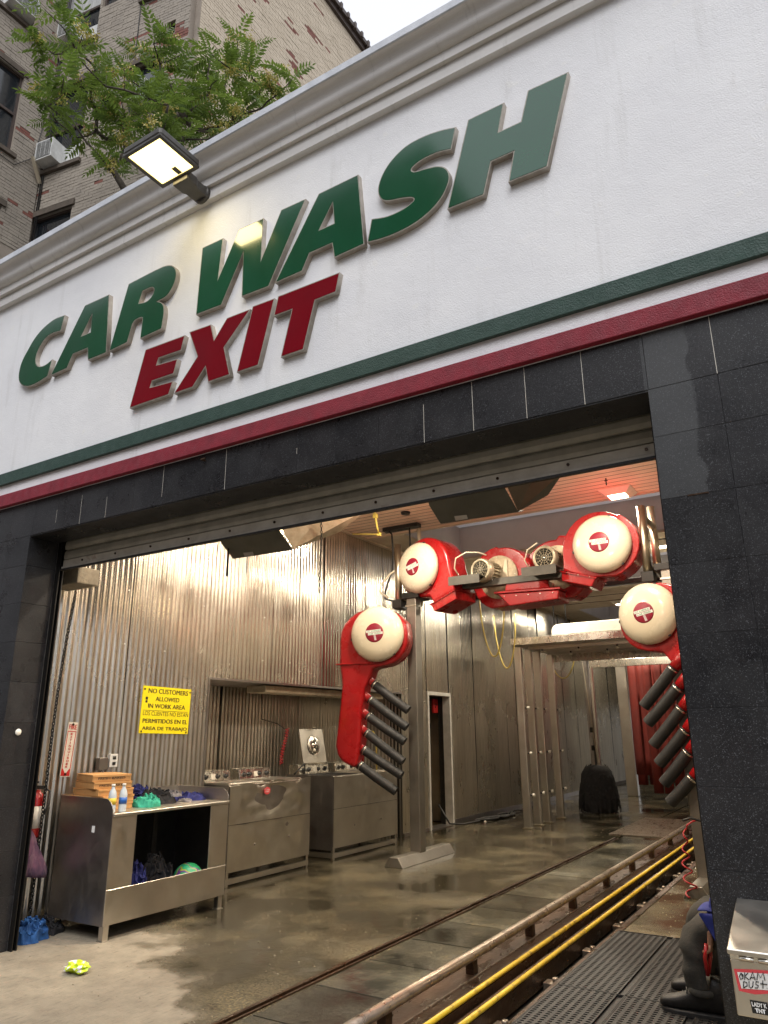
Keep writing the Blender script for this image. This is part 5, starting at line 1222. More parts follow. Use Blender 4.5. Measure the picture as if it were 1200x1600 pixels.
# second thinner frame
t = thing('wrap_arch', (-3.2, 16.2, 0), 'plain stainless arch frame behind the rinse arch, carrying the side brush', 'arch frame')
for x, y in ((-4.55, 15.45), (-1.3, 15.45)): MB().box(x - .05, x + .05, y - .05, y + .05, 0, 3.1).build('post', M['steel_dark'], t, .006, 1)
for x, y in ((-4.78, 19.3), (-1.3, 19.3)): MB().box(x - .13, x + .13, y - .1, y + .1, 0, 3.3).build('post', M['steel'], t, .01, 1)
MB().box(-4.7, -1.2, 15.40, 15.50, 3.101, 3.2).box(-4.9, -1.2, 16.9, 17.0, 2.92, 3.08).build('crossbeam', M['steel_bright'], t, .004, 1)
for x in (-4.9, -1.25): MB().box(x - .04, x + .04, 16.9, 17.0, 0, 2.919).build('post', M['steel'], t)
# side brush
t = thing('side_brush', (-4.48, 15.5, 0), 'black side brush standing on the wet floor under its thin spindle', 'brush')
bx_, by_ = -4.47, 15.30
MB().lathe([(.0, .02), (.33, .02), (.36, .12), (.355, .35), (.33, .58), (.28, .76), (.22, .85), (0, .88)], (bx_, by_, 0), (0, 0, 1), 28).build('brush_core', M['cloth_black'], t)
mb = MB()
for k in range(260):
    a_ = random.uniform(0, 2 * math.pi); zt = random.uniform(.25, .9); r0 = .20 + (.87 - zt) * .16; r1 = r0 + random.uniform(.03, .09); zb = max(.012, zt - random.uniform(.25, .5))
    ta = Vector((-math.sin(a_), math.cos(a_), 0)) * .018; d_ = Vector((math.cos(a_), math.sin(a_), 0)); c_ = Vector((bx_, by_, 0))
    r_m = min(.40, .28 + (.87 - (zt + zb) / 2) * .20); r_b = min(.41, .28 + (.87 - zb) * .17)
    mb.add([c_ + d_ * r0 - ta + Vector((0, 0, zt)), c_ + d_ * r0 + ta + Vector((0, 0, zt)), c_ + d_ * r_m + ta + Vector((0, 0, (zt + zb) / 2)), c_ + d_ * r_b + ta + Vector((0, 0, zb)), c_ + d_ * r_b - ta + Vector((0, 0, zb)), c_ + d_ * r_m - ta + Vector((0, 0, (zt + zb) / 2))], [(0, 1, 2, 5), (5, 2, 3, 4)])
stuff(mb.build('brush_strips', M['cloth_black'], t, fixn=False))
MB().cyl((bx_, by_, .86), (bx_, by_, 3.05), .022, 10).build('spindle', M['steel_dark'], t)
MB().cyl((bx_ + .04, by_ - .02, .9), (bx_ - .10, by_ - .02, 2.9), .008, 8).build('cream_lead', M['cream'], t)
for z in (1.15, 1.5): MB().box(bx_ - .06, bx_ - .0, by_ - .03, by_ + .03, z, z + .1).build('bracket', M['black_steel'], t)
# red felt curtains
t = thing('felt_curtain', (-3.8, 19, 3.2), 'red hanging felt strips of the cloth curtain deep in the tunnel', 'curtain')
MB().box(-4.75, -1.9, 18.2, 18.35, 3.22, 3.32).box(-4.75, -1.9, 19.2, 19.35, 3.22, 3.32).build('curtain_bar', M['steel_dark'], t)
for row, (yy, xa, xb, nn, zb_) in enumerate(((18.27, -4.40, -2.2, 10, .52), (19.27, -4.62, -2.2, 9, .30), (17.6, -3.9, -2.1, 8, .22))):
    for k in range(nn):
        x = xa + (xb - xa) * k / nn; w_ = (xb - xa) / nn * .90; zz = zb_ + random.uniform(-.05, .05); mb = MB(); vs = []; nz = 7
        ph = random.uniform(0, 6)
        for j in range(nz + 1):
            z = 3.22 + (zz - 3.22) * j / nz; q = j / nz
            for i in range(4):
                vs.append((x + w_ * i / 3 + .012 * math.sin(ph + q * 3), yy + .020 * math.sin(i * 1.3 + ph) * (.3 + q) + .03 * math.sin(q * 4 + ph), z))
        mb.add(vs, [(j * 4 + i, j * 4 + i + 1, (j + 1) * 4 + i + 1, (j + 1) * 4 + i) for j in range(nz) for i in range(3)], 0, True)
        o = mb.build('felt_strip', M['red_curtain'], t, fixn=False)
        so_ = o.modifiers.new('thick', 'SOLIDIFY'); so_.thickness = .008
# yellow hoses looping from the ceiling
def loop(x0, x1, y, ztop, zlow, lab, r=.012, mat='yellow_hose', n=18):
    pts = []
    for k in range(n + 1):
        q = k / n; pts.append((x0 + (x1 - x0) * q, y, ztop - (ztop - zlow) * (math.sin(math.pi * q) ** .55)))
    tag(MB().tube(pts, r, 8).build('looped_hose', M[mat], None), lab, 'hose')
loop(-4.62, -4.20, 10.3, 3.55, 2.62, 'higher yellow hose loop hanging behind the middle blowers')
loop(-4.95, -4.55, 11.6, 3.45, 2.55, 'lower yellow hose loop hanging in front of the rinse arch')
loop(-5.05, -4.50, 14.6, 3.1, 2.55, 'dull yellow hose loop inside the rinse arch', .012)
loop(-4.95, -4.62, 14.4, 3.05, 2.68, 'small brown hose loop inside the rinse arch', .010, 'pipe_worn')
for x, y in ((-4.55, 13.6), (-4.25, 13.4)):
    tag(MB().cyl((x, y, 3.0), (x, y, 4.46), .012, 8).build('hanger_rod', M['black_steel'], None), 'dark rod from the ceiling to the rinse arch top, %s one' % ('left' if x < -4.4 else 'right'), 'rod')

# ------------------------------------------------------------------ conveyor track
t = thing('guide_rail', (-2.38, 8, 0), 'worn round guide pipe on short steel posts along the lane', 'guide rail')
MB().tube([(-2.36, y, .135) for y in (2.8, 5, 7.5, 10, 12.5, 15.5)], .033, 14).build('rail_pipe', M['pipe_worn'], t)
for y in (3.85, 4.95, 6.02, 7.09, 8.20, 9.27, 10.26, 11.42, 12.65, 13.9, 15.1):
    MB().box(-2.425, -2.365, y - .035, y + .035, .0, .105).build('rail_post', M['rust'], t, .004, 1)
t = thing('conveyor_track', (-2.15, 8, 0), 'conveyor track of two yellow edged rusty steel rails over a dark pit', 'conveyor')
MB().box(-2.50, -2.25, 2.9, 20, .001, .012).box(-2.262, -2.25, 2.9, 20, -.15, .0005).build('brown_side_plate', M['rust'], t)
MB().box(-2.345, -2.335, 2.9, 20, .0125, .02).build('wet_edge_strip', M['pipe_worn'], t)
MB().box(-2.19, -2.165, 2.9, 20, -.08, .03).box(-2.155, -2.055, 2.9, 20, -.03, -.018).box(-2.035, -2.01, 2.9, 20, -.08, .03).box(-2.13, -2.08, 2.9, 20, -.0175, -.005).build('rusty_center_rail', M['rust'], t)
for x in (-2.178, -2.020): MB().tube([(x, 2.9, .046), (x, 6.2, .046)], .0155, 12).build('yellow_rail', M['yellow_paint'], t); MB().tube([(x, 6.215, .046), (x, 12, .046), (x, 20, .046)], .0155, 12).build('yellow_rail', M['yellow_paint'], t)
for y in (3.5, 4.35, 5.2, 6.05, 6.9, 7.75, 8.6, 9.45, 10.3, 11.2, 12.1):
    MB().box(-2.00, -1.87, y, y + .09, -.10, -.045).cyl((-1.93, y + .045, -.044), (-1.93, y + .045, -.02), .022, 6).build('rail_bracket', M['pipe_worn'], t, .004, 1)
stuff(MB().box(-2.44, -2.27, 2.9, 20, -.28, -.20).box(-1.99, -1.87, 2.9, 20, -.28, -.22).build('chain_trough', M['pit'], t))
t = thing('pit_edge_angle', (-1.86, 8, 0), 'steel angle along the concrete edge of the conveyor pit', 'edge angle')
MB().box(-1.866, -1.82, 3.0, 20, .001, .007).box(-1.872, -1.8665, 3.0, 20, -.1, .007).build('angle_leg', M['rust'], t)

# ------------------------------------------------------------------ rubber mat with oval holes
t = thing('rubber_mat', (-1.4, 5.2, 0), 'black perforated rubber mat on the floor beside the conveyor', 'mat')
def mat_piece(x0, x1, y0, y1):
    mb = MB(); px_, py_ = .046, .033; nx = int((x1 - x0) / px_); ny = int((y1 - y0) / py_)
    for j in range(ny):
        for i in range(nx):
            cx_ = x0 + (i + .5) * px_; cy_ = y0 + (j + .5) * py_; a_, b_ = px_ / 2, py_ / 2; off = .0
            hx, hy = .0155, .0095; hex_ = [(hx, 0), (hx * .6, hy), (-hx * .6, hy), (-hx, 0), (-hx * .6, -hy), (hx * .6, -hy)]
            O = [(a_, 0), (a_, b_), (-a_, b_), (-a_, 0), (-a_, -b_), (a_, -b_)]
            vs = [(cx_ + p, cy_ + q, .014) for p, q in O] + [(cx_ + p, cy_ + q, .0145) for p, q in hex_] + [(cx_ + p, cy_ + q, .001) for p, q in hex_]
            fs = [(k, (k + 1) % 6, 6 + (k + 1) % 6, 6 + k) for k in range(6)] + [(6 + k, 6 + (k + 1) % 6, 12 + (k + 1) % 6, 12 + k) for k in range(6)]
            mb.add(vs, fs)
    mb.add([(x0, y0, .001), (x1, y0, .001), (x1, y1, .001), (x0, y1, .001)], [(0, 1, 2, 3)])
    return mb
for x0, x1, y0, y1 in ((-1.83, -1.42, 3.5, 5.02), (-1.405, -.995, 3.5, 5.02), (-1.83, -1.42, 5.035, 6.50), (-1.405, -.995, 5.035, 6.50), (-.98, -.61, 4.2, 5.7)):
    o = mat_piece(x0, x1, y0, y1).build('mat_section', M['black_rubber'], t, fixn=False)
    MB().box(x0 - .006, x0 - .0005, y0, y1, .001, .0165).box(x1 + .0005, x1 + .006, y0, y1, .001, .0165).box(x0, x1, y1 + .0005, y1 + .006, .001, .0165).build('mat_border', M['black_rubber'], o)

# coiled red air hose by the right post
pts = []
for k in range(60):
    q = k / 59; z = .62 * (1 - q) + .03; a_ = k * .50; r_ = .012 + .05 * q
    pts.append((-1.52 + r_ * math.cos(a_) - .03 * math.sin(q * 3), 8.0 + r_ * math.sin(a_), z))
pts = [(-1.42, 8.05, .70), (-1.46, 8.02, .69), (-1.50, 8.0, .66)] + pts
tag(MB().tube(pts, .008, 7).build('air_hose', M['red_cord'], None), 'red coiled air hose hanging beside the right arch post', 'hose')
tag(MB().tube([(-1.52, 7.9, .71), (-1.45, 7.95, .73), (-1.36, 8.0, .70), (-1.3, 8.0, .64)], .012, 8).build('hose_tie', M['black_rubber'], None), 'black tie holding the red coiled hose at the right post', 'tie')

# ------------------------------------------------------------------ stainless box on the pier with stickers
t = thing('drop_box', (-.25, 3.25, .6), 'stainless box with sloped hinged lid and two stickers fixed to the right pier', 'metal box')
BX0, BX1, BY0, BY1 = -.485, .25, 3.06, YF - .0005
BZ0 = .615
MB().box(BX0, BX1, BY0, BY1, BZ0, .785).build('box_body', M['steel'], t, .003, 1)
MB().prism([(BY0 - .012, .80), (BY1, .895), (BY1, .912), (BY0 - .012, .818)], lambda u, v, d: (d, u, v), BX0 - .006, BX1 + .006).build('sloped_lid', M['steel'], t, .003, 1)
MB().box(BX0, BX1, BY0, BY0 + .012, .786, .799).build('hinge_leaf', M['steel_bright'], t)
for k in range(8): MB().cyl((BX0 + .03 + k * .06, BY0 - .006, .792), (BX0 + .075 + k * .06, BY0 - .006, .792), .006, 8).build('hinge_knuckle', M['steel_bright'], t)
ss = MB().prism([(-.470, .690), (-.42, .687), (-.355, .700), (-.362, .765), (-.41, .762), (-.478, .755)], lambda u, v, d: (u, d, v), BY0 - .0015, BY0 - .0005).build('red_sticker', M['sticker_red'], t)
MB().prism([(-.461, .699), (-.366, .707), (-.372, .755), (-.468, .747)], lambda u, v, d: (u, d, v), BY0 - .0024, BY0 - .0016).build('sticker_field', M['sticker_wht'], ss)
def strokes(lines, ox, oz, sc, sl, parent, name='lettering'):
    mb = MB()
    for ln in lines: mb.tube([(ox + (u + v * .12) * sc, BY0 - .0034, oz + (v + u * sl) * sc) for u, v in ln], .0016, 5)
    mb.build(name, M['ink'], parent)
strokes([[(.15, .9), (-.05, .5), (.1, .05), (.45, .2), (.5, .7), (.2, 1.0), (.35, .5)]], -.462, .7255, .021, .12, ss)
strokes([[(.75, 1.05), (.72, .0)], [(1.25, 1.0), (.75, .5), (1.35, .0)]], -.462, .7255, .021, .12, ss)
strokes([[(1.5, .0), (1.95, 1.15), (2.3, .0)], [(1.6, .3), (2.3, .35)]], -.462, .7255, .021, .12, ss)
strokes([[(2.55, .0), (2.7, 1.1), (3.1, .35), (3.5, 1.1), (3.75, .0)]], -.462, .7255, .021, .12, ss)
strokes([[(.3, .0), (.35, 1.0), (.85, .8), (.9, .3), (.3, .0)]], -.460, .7015, .020, .12, ss)
strokes([[(1.2, 1.0), (1.2, .2), (1.5, .0), (1.75, .2), (1.85, 1.0)]], -.460, .7015, .020, .12, ss)
strokes([[(2.7, .95), (2.3, 1.0), (2.25, .6), (2.65, .4), (2.55, .05), (2.1, .05)]], -.460, .7015, .020, .12, ss)
strokes([[(3.35, 1.2), (3.35, .0)], [(2.95, .7), (4.0, .6)], [(3.95, .05), (4.0, .06)]], -.460, .7015, .020, .12, ss)
s2 = MB().prism([(-.436, .630), (-.382, .630), (-.386, .668), (-.440, .668)], lambda u, v, d: (u, d, v), BY0 - .0015, BY0 - .0005).build('black_sticker', M['ink'], t)
text('lettering', 'LADY K', M['sticker_wht'], (-.434, BY0 - .0025, .651), (1, 0, 0), (-.08, 0, 1), .046, .013, s2, .04)
text('lettering', 'TNT', M['sticker_wht'], (-.426, BY0 - .0025, .634), (1, 0, 0), (-.08, 0, 1), .032, .013, s2, .05)
# cyan tag on left pier
g = MB()
for k, (x, z) in enumerate(((-6.02, 1.66), (-6.0, 1.60), (-5.98, 1.66), (-5.97, 1.55))):
    g.tube([(x + .02 * math.cos(a_), YF - .0005, z + .03 * math.sin(a_ * 1.3 + k)) for a_ in [i * .7 for i in range(8)]], .0022, 5)
g.build('paint_scribble', pbr('cyan_paint', (.02, .22, .26), .5), pierl)

# ------------------------------------------------------------------ seated worker (mostly behind the pier)
t = thing('person', (-.62, 5.08, 0), 'seated person in grey work trousers, royal blue jacket and black lace boots behind the pier', 'person')
def skin(name, verts, edges, mat, parent, root=0, sub=2):
    off = Vector(parent.location) if parent else Vector((0, 0, 0))
    me = bpy.data.meshes.new(name); me.from_pydata([tuple(Vector(v[:3]) - off) for v in verts], edges, []); me.update()
    o = bpy.data.objects.new(name, me); C.objects.link(o); o.parent = parent
    md = o.modifiers.new('skin', 'SKIN'); md.use_smooth_shade = True; md.branch_smoothing = .6
    for i, v in enumerate(verts):
        sv_ = me.skin_vertices[0].data[i]; sv_.radius = (v[3], v[4] if len(v) > 4 else v[3]); sv_.use_root = (i == root)
    s_ = o.modifiers.new('sub', 'SUBSURF'); s_.levels = sub; s_.render_levels = sub
    me.materials.append(M[mat]); return o
YN, YFL = 4.93, 5.24
PXc = -.50
V = [(PXc, 5.085, .52, .13, .15), (PXc - .03, 5.085, .68, .12, .14), (PXc - .09, 5.085, .86, .13, .16), (PXc - .16, 5.085, 1.00, .09, .10), (PXc - .20, 5.085, 1.07, .055), (PXc - .25, 5.085, 1.17, .08, .075), (PXc - .27, 5.085, 1.26, .075, .07),
     (PXc - .06, 4.99, .50, .085), (-.94, YN, .44, .045), (-.955, YN, .26, .045), (-.945, YN, .09, .04),
     (PXc - .06, 5.18, .50, .085), (-.965, YFL, .465, .045), (-.96, YFL, .26, .045), (-.93, YFL, .09, .04),
     (PXc - .15, 4.91, .95, .05), (PXc - .22, 4.83, .70, .042), (PXc - .33, 4.90, .47, .034),
     (PXc - .15, 5.26, .95, .05), (PXc - .08, 5.35, .74, .042), (PXc - .20, 5.24, .63, .034)]
E_ = [(0, 1), (1, 2), (2, 3), (3, 4), (4, 5), (5, 6), (0, 7), (7, 8), (8, 9), (9, 10), (0, 11), (11, 12), (12, 13), (13, 14), (3, 15), (15, 16), (16, 17), (3, 18), (18, 19), (19, 20)]
skin('body', V, E_, 'skin', t)
T_ = [(PXc, 5.085, .53, .155, .18), (PXc - .10, 4.98, .51, .12), (-.78, YN + .01, .475, .11, .115), (-.935, YN, .43, .102, .10), (-.975, YN, .33, .092), (-.965, YN, .24, .080), (-.95, YN, .17, .077), (-.945, YN, .135, .080),
      (PXc - .10, 5.19, .51, .12), (-.78, YFL, .50, .10), (-.965, YFL, .485, .095, .095), (-.99, YFL, .38, .085), (-.96, YFL, .25, .074), (-.945, YFL, .17, .070), (-.945, YFL, .135, .072)]
tr = skin('trousers', T_, [(0, 1), (1, 2), (2, 3), (3, 4), (4, 5), (5, 6), (6, 7), (0, 8), (8, 9), (9, 10), (10, 11), (11, 12), (12, 13), (13, 14)], 'trousers', t)
tx = bpy.data.textures.new('fabric_folds', 'CLOUDS'); tx.noise_scale = .085
dm = tr.modifiers.new('folds', 'DISPLACE'); dm.texture = tx; dm.strength = .065; dm.mid_level = .5; dm.texture_coords = 'LOCAL'
J_ = [(PXc - .0, 5.085, .56, .17, .20), (PXc - .05, 5.085, .75, .16, .19), (PXc - .11, 5.085, .92, .15, .18), (PXc - .17, 5.085, 1.02, .08, .09),
      (PXc - .16, 4.89, .93, .08), (PXc - .24, 4.84, .70, .070), (PXc - .345, 4.875, .455, .055), (PXc - .14, 5.28, .93, .08), (PXc - .09, 5.34, .74, .070), (PXc - .17, 5.25, .64, .058)]
jk = skin('jacket', J_, [(0, 1), (1, 2), (2, 3), (2, 4), (4, 5), (5, 6), (2, 7), (7, 8), (8, 9)], 'jacket', t)
dm = jk.modifiers.new('folds', 'DISPLACE'); dm.texture = tx; dm.strength = .022; dm.mid_level = .5; dm.texture_coords = 'LOCAL'
# jacket tail hanging over the thigh
mb = MB(); vs = []
for j in range(9):
    for i in range(9):
        u_, v_ = i / 8, j / 8
        vs.append((-.66 - .252 * u_ * (1 - .25 * v_) + .10 * v_, 4.815 - .025 * math.sin(v_ * 3) + .012 * math.sin(u_ * 7 + v_ * 4), .575 - .24 * v_ - .05 * (1 - u_) * v_ - .02 * u_))
mb.add(vs, [(j * 9 + i, j * 9 + i + 1, (j + 1) * 9 + i + 1, (j + 1) * 9 + i) for j in range(8) for i in range(8)], 0, True)
vs = []
for j in range(7):
    for i in range(9):
        u_, v_ = i / 8, j / 6
        vs.append((-.66 - .252 * u_ * (1 - .25 * v_), 4.815 + .21 * v_, .575 - .02 * u_ + .035 * math.sin(v_ * math.pi) + .006 * math.sin(u_ * 9 + v_ * 5)))
mb.add(vs, [(j * 9 + i, j * 9 + i + 1, (j + 1) * 9 + i + 1, (j + 1) * 9 + i) for j in range(6) for i in range(8)], 0, True)
tl = mb.build('jacket_tail', M['jacket'], t, fixn=False); q = tl.modifiers.new('thick', 'SOLIDIFY'); q.thickness = .012; q = tl.modifiers.new('s', 'SUBSURF'); q.levels = 1; q.render_levels = 1
def boot(x, y, name='boot', k=1.0):
    # foot along -x; heel at x + .09, toe at x - .24
    secs = [(.098, .040, .005, .12), (.085, .050, 0, .185), (.0, .054, 0, .195), (-.045, .050, 0, .140), (-.095, .050, 0, .092), (-.15, .054, 0, .072), (-.20, .050, .0, .062), (-.232, .034, .004, .044)]
    mb = MB(); n_ = 16; vs = []
    for dx, hw, zb, zt in secs:
        for i in range(n_):
            a_ = 2 * math.pi * i / n_; cy_ = math.cos(a_); sz_ = math.sin(a_)
            vs.append((x + dx * k, y + hw * (abs(cy_) ** .7) * (1 if cy_ > 0 else -1), .03 + zb + (zt - zb) * (.5 + .5 * (abs(sz_) ** .8) * (1 if sz_ > 0 else -1))))
    m_ = len(secs)
    mb.add(vs, [(j * n_ + i, j * n_ + (i + 1) % n_, (j + 1) * n_ + (i + 1) % n_, (j + 1) * n_ + i) for j in range(m_ - 1) for i in range(n_)] + [tuple(range(n_)), tuple(range((m_ - 1) * n_, m_ * n_))[::-1]], 0, True)
    b_ = mb.build(name, M['boot'], t, subsurf=1)
    pts_ = [(x + .10, y - .045), (x + .10, y + .045), (x + .0, y + .055), (x - .17, y + .062), (x - .235, y + .04), (x - .258, y), (x - .235, y - .04), (x - .17, y - .062), (x, y - .055)]
    MB().prism(pts_, lambda u, v, d: (u, v, d), .001, .036).build('sole', M['black_rubber'], b_, .006, 2)
    for q in range(5):
        xx = x - .030 - .022 * q; zz = .205 - .024 * q
        MB().tube([(xx, y - .040, zz - .012), (xx - .008, y, zz + .010), (xx, y + .040, zz - .012)], .0045, 6).build('lace', M['black_plastic'], b_)
    MB().tube([(x - .03, y - .03, .20), (x - .055, y - .055, .185), (x - .04, y - .06, .15)], .003, 5).tube([(x - .035, y + .0, .215), (x - .07, y - .03, .20), (x - .06, y - .05, .16)], .003, 5).build('lace_bow', M['black_plastic'], b_)
for yy_, xx_ in ((YN, -.945), (YFL, -.945)):
    MB().lathe([(.070, .0), (.078, .006), (.080, .022), (.076, .034), (.070, .036)], (xx_, yy_, .118), (.02, 0, 1), 22).build('trouser_hem', M['trousers'], tr)
boot(-.93, YN, k=1.12); boot(-.935, YFL, k=1.1)
# head with face, hair
hd = (PXc - .27, 5.085, 1.24)
H_ = MB().lathe([(0, -.115), (.045, -.105), (.07, -.06), (.082, 0), (.078, .05), (.055, .095), (0, .112)], hd, (0, 0, 1), 20).build('head', M['skin'], t, subsurf=1)
MB().lathe([(0, .12), (.06, .10), (.087, .05), (.088, 0), (.08, -.02)], (hd[0] + .012, hd[1], hd[2] + .004), (0, 0, 1), 20).build('hair', M['hair'], H_)
MB().prism([(-.012, 0), (.012, 0), (.005, .04), (-.005, .04)], lambda u, v, d: (hd[0] - .078 - d, hd[1] + u, hd[2] - .03 + v), 0, .022).build('nose', M['skin'], H_, .005, 2)
for s_ in (-1, 1):
    MB().lathe([(.0, -.008), (.009, 0), (0, .008)], (hd[0] - .072, hd[1] + s_ * .03, hd[2] + .012), (1, 0, 0), 10).build('eye', M['black_plastic'], H_)
    MB().lathe([(.0, -.01), (.022, -.004), (.024, .004), (0, .008)], (hd[0] + .0, hd[1] + s_ * .084, hd[2] - .005), (0, s_, 0), 12).build('ear', M['skin'], H_)
MB().box(hd[0] - .078, hd[0] - .068, hd[1] - .022, hd[1] + .022, hd[2] - .058, hd[2] - .050).build('mouth', M['sign_red'], H_)
# near hand holding a red handled tool low beside the shin, far hand resting on the knee
def hand(wr, d, up, parent, curl=.5):
    wr, d, up = Vector(wr), Vector(d).normalized(), Vector(up).normalized(); s_ = d.cross(up).normalized()
    MB().obox(wr + d * .045, (.085, .075, .026), Matrix((d, s_, up)).transposed()).build('palm', M['skin'], parent, .01, 3)
    for k, L_ in enumerate((.068, .076, .072, .056)):
        b0 = wr + d * .085 + s_ * (-.030 + .020 * k); d2 = (d * (1 - curl) - up * curl).normalized(); d3 = (d * (1 - 2 * curl) - up * curl * 1.5).normalized()
        MB().tube([b0 - d * .01, b0 + d * L_ * .3, b0 + d * L_ * .3 + d2 * L_ * .38, b0 + d * L_ * .3 + d2 * L_ * .38 + d3 * L_ * .3], .0088, 8, radii=[.0098, .0095, .0088, .0072]).build('finger', M['skin'], parent)
    b0 = wr + d * .025 + s_ * -.038
    MB().tube([b0, b0 - s_ * .022 + d * .02, b0 - s_ * .026 + d * .048 - up * .012], .010, 8, radii=[.012, .0105, .008]).build('thumb', M['skin'], parent)
hand((PXc - .355, 4.86, .47), (-.10, 0, -1), (1, 0, 0), t, .6)
hand((PXc - .22, 5.23, .625), (-1, 0, -.25), (0, 0, 1), t, .35)
tl_ = thing('red_handled_tool', (-.885, 4.85, .25), 'red handled hand tool held low by the seated person', 'tool')
for s_ in (-.018, .018): MB().tube([(-.875 + s_ * .3, 4.85 + s_, .40), (-.885 + s_ * .6, 4.85 + s_ * 1.2, .33), (-.895, 4.85 + s_ * .5, .24)], .011, 8).build('red_grip', M['red_paint'], tl_)
MB().tube([(-.895, 4.85, .245), (-.90, 4.85, .19)], .010, 8, radii=[.014, .004]).build('steel_jaw', M['clamp'], tl_)
st = thing('stool', (-.42, 5.085, 0), 'low black stool under the seated person behind the right pier', 'stool')
MB().lathe([(.17, 0), (.18, .02), (.17, .04), (0, .045)], (-.46, 5.085, .33), (0, 0, 1), 24).build('seat', M['black_plastic'], st)
for a_ in (45, 135, 225, 315): MB().cyl((-.46 + .15 * math.cos(R(a_)), 5.085 + .15 * math.sin(R(a_)), 0), (-.46 + .10 * math.cos(R(a_)), 5.085 + .10 * math.sin(R(a_)), .335), .014, 8).build('leg', M['black_steel'], st)

# ------------------------------------------------------------------ brick tenement behind
JX, JY = -12.292, 6.701
dvx, dvy = .986, .167
LEN = 3.526
CX, CY = JX + dvx * LEN, JY + dvy * LEN
bt = thing('brick_tenement', (-11, 9, 0), 'tall tan painted brick apartment house with peeling red patches behind the car wash', 'building')
core = MB()
core.prism([(CX - .02, CY + .02), (CX - .02, 24), (-22, 24), (-22, 3.95), (JX - .02, 3.95), (JX - .02, JY + .012)], lambda u, v, d: (u, v, d), 0, 19.95)
# windows sit in front of dark reveals cut as boxes inside the brick depth, so the core is simply set back
core.build('wall_core', M['mortar'], bt)
BD = .16                                                  # brick skin thickness in front of the core
def wall_frame(o, d, nrm):
    o, d, nrm = Vector((o[0], o[1], 0)), Vector((d[0], d[1], 0)), Vector((nrm[0], nrm[1], 0))
    return lambda s_, z, p: o + d * s_ + nrm * p + Vector((0, 0, z))
WF_mid = wall_frame((JX, JY), (dvx, dvy), (dvy, -dvx))
WF_left = wall_frame((JX, JY), (0, -1), (1, 0))
WF_right = wall_frame((CX, CY), (0, 1), (1, 0))
def bricks(fn, s0, s1, z0, z1, holes, mat, seed, individual=0, red_th=.47, arch=None):
    rnd = random.Random(seed); bw, bh = .213, .0715; big = MB(); big2 = MB(); singles = []
    nrow = int((z1 - z0) / bh)
    base = MB(); cuts = sorted(set([s0, s1] + [h[0] for h in holes] + [h[1] for h in holes])); zc = sorted(set([z0, z1] + [h[2] for h in holes] + [h[3] for h in holes]))
    for a, b_ in zip(cuts, cuts[1:]):
        for c_, d_ in zip(zc, zc[1:]):
            ms, mz = (a + b_) / 2, (c_ + d_) / 2
            if any(h[0] < ms < h[1] and h[2] < mz < h[3] for h in holes): continue
            base.add([fn(a, c_, 0), fn(b_, c_, 0), fn(b_, d_, 0), fn(a, d_, 0), fn(a, c_, BD - .012), fn(b_, c_, BD - .012), fn(b_, d_, BD - .012), fn(a, d_, BD - .012)], [(0, 1, 5, 4), (1, 2, 6, 5), (2, 3, 7, 6), (3, 0, 4, 7), (4, 5, 6, 7)])
    base.build('mortar_bed', M['mortar'], bt, fixn=False)
    for r in range(nrow):
        z = z0 + r * bh; off = (r % 2) * bw / 2
        ivs = [(s0, s1)]
        for h in holes:
            if h[2] - bh * .5 < z < h[3] - bh * .4:
                nv = []
                for a, b_ in ivs:
                    if h[1] <= a or h[0] >= b_: nv.append((a, b_)); continue
                    if h[0] > a: nv.append((a, h[0]))
                    if h[1] < b_: nv.append((h[1], b_))
                ivs = nv
        for a, b_ in ivs:
            s_ = a - ((a - s0 - off) % bw)
            while s_ < b_:
                p0, p1 = max(s_, a) + .004, min(s_ + bw, b_) - .004
                s_ += bw
                if p1 - p0 < .03: continue
                nz = noise.noise(Vector((p0 * 1.1 + seed * 7, z * 4.2, seed))) + .3 * noise.noise(Vector((p0 * .25, z * .5, seed))) + rnd.uniform(-.22, .22)
                red = nz > red_th
                pd = BD + rnd.uniform(-.004, .004) - (.004 if red else 0)
                vs = [fn(p0, z + .004, BD - .02), fn(p1, z + .004, BD - .02), fn(p1, z + bh - .005, BD - .02), fn(p0, z + bh - .005, BD - .02), fn(p0, z + .004, pd), fn(p1, z + .004, pd), fn(p1, z + bh - .005, pd), fn(p0, z + bh - .005, pd)]
                fs = [(4, 5, 6, 7), (0, 1, 5, 4), (1, 2, 6, 5), (2, 3, 7, 6), (3, 0, 4, 7)]
                singles.append((z, vs, fs, red))
    singles.sort(key=lambda q: abs(q[0] - 12.6))
    for z, vs, fs, red in singles[:individual]:
        MB().add(vs, fs).build('brick', M['brick_red' if red else mat], bt, fixn=False)
    for z, vs, fs, red in singles[individual:]: (big2 if red else big).add(vs, fs)
    if big.f: stuff(big.build('brickwork', M[mat], bt, fixn=False))
    if big2.f: stuff(big2.build('bare_brickwork', M['brick_red'], bt, fixn=False))
mid_h = [(.05, 1.10, 12.38, 14.44), (.05, 1.10, 15.53, 17.6), (.05, 1.10, 9.2, 11.30), (1.38, 1.80, 13.2, 13.85), (1.16, 1.74, 16.35, 17.1), (2.08, 2.95, 13.0, 14.25), (2.3, 2.95, 15.97, 17.2), (2.98, 3.18, 14.72, 15.05)]
left_h = [(.78, 1.85, 12.38, 14.28), (.75, 1.85, 15.50, 17.3), (.78, 1.85, 9.2, 11.15)]
bricks(WF_mid, 0, LEN, 10.4, 18.9, mid_h, 'brick_tan', 1.3, 260)
bricks(WF_left, .165, 2.75, 10.4, 18.9, left_h, 'brick_tan', 4.1, 0, .50)
bricks(WF_right, -.0, 7.2, 10.4, 19.95, [], 'brick_pale', 7.7, 0, .56)
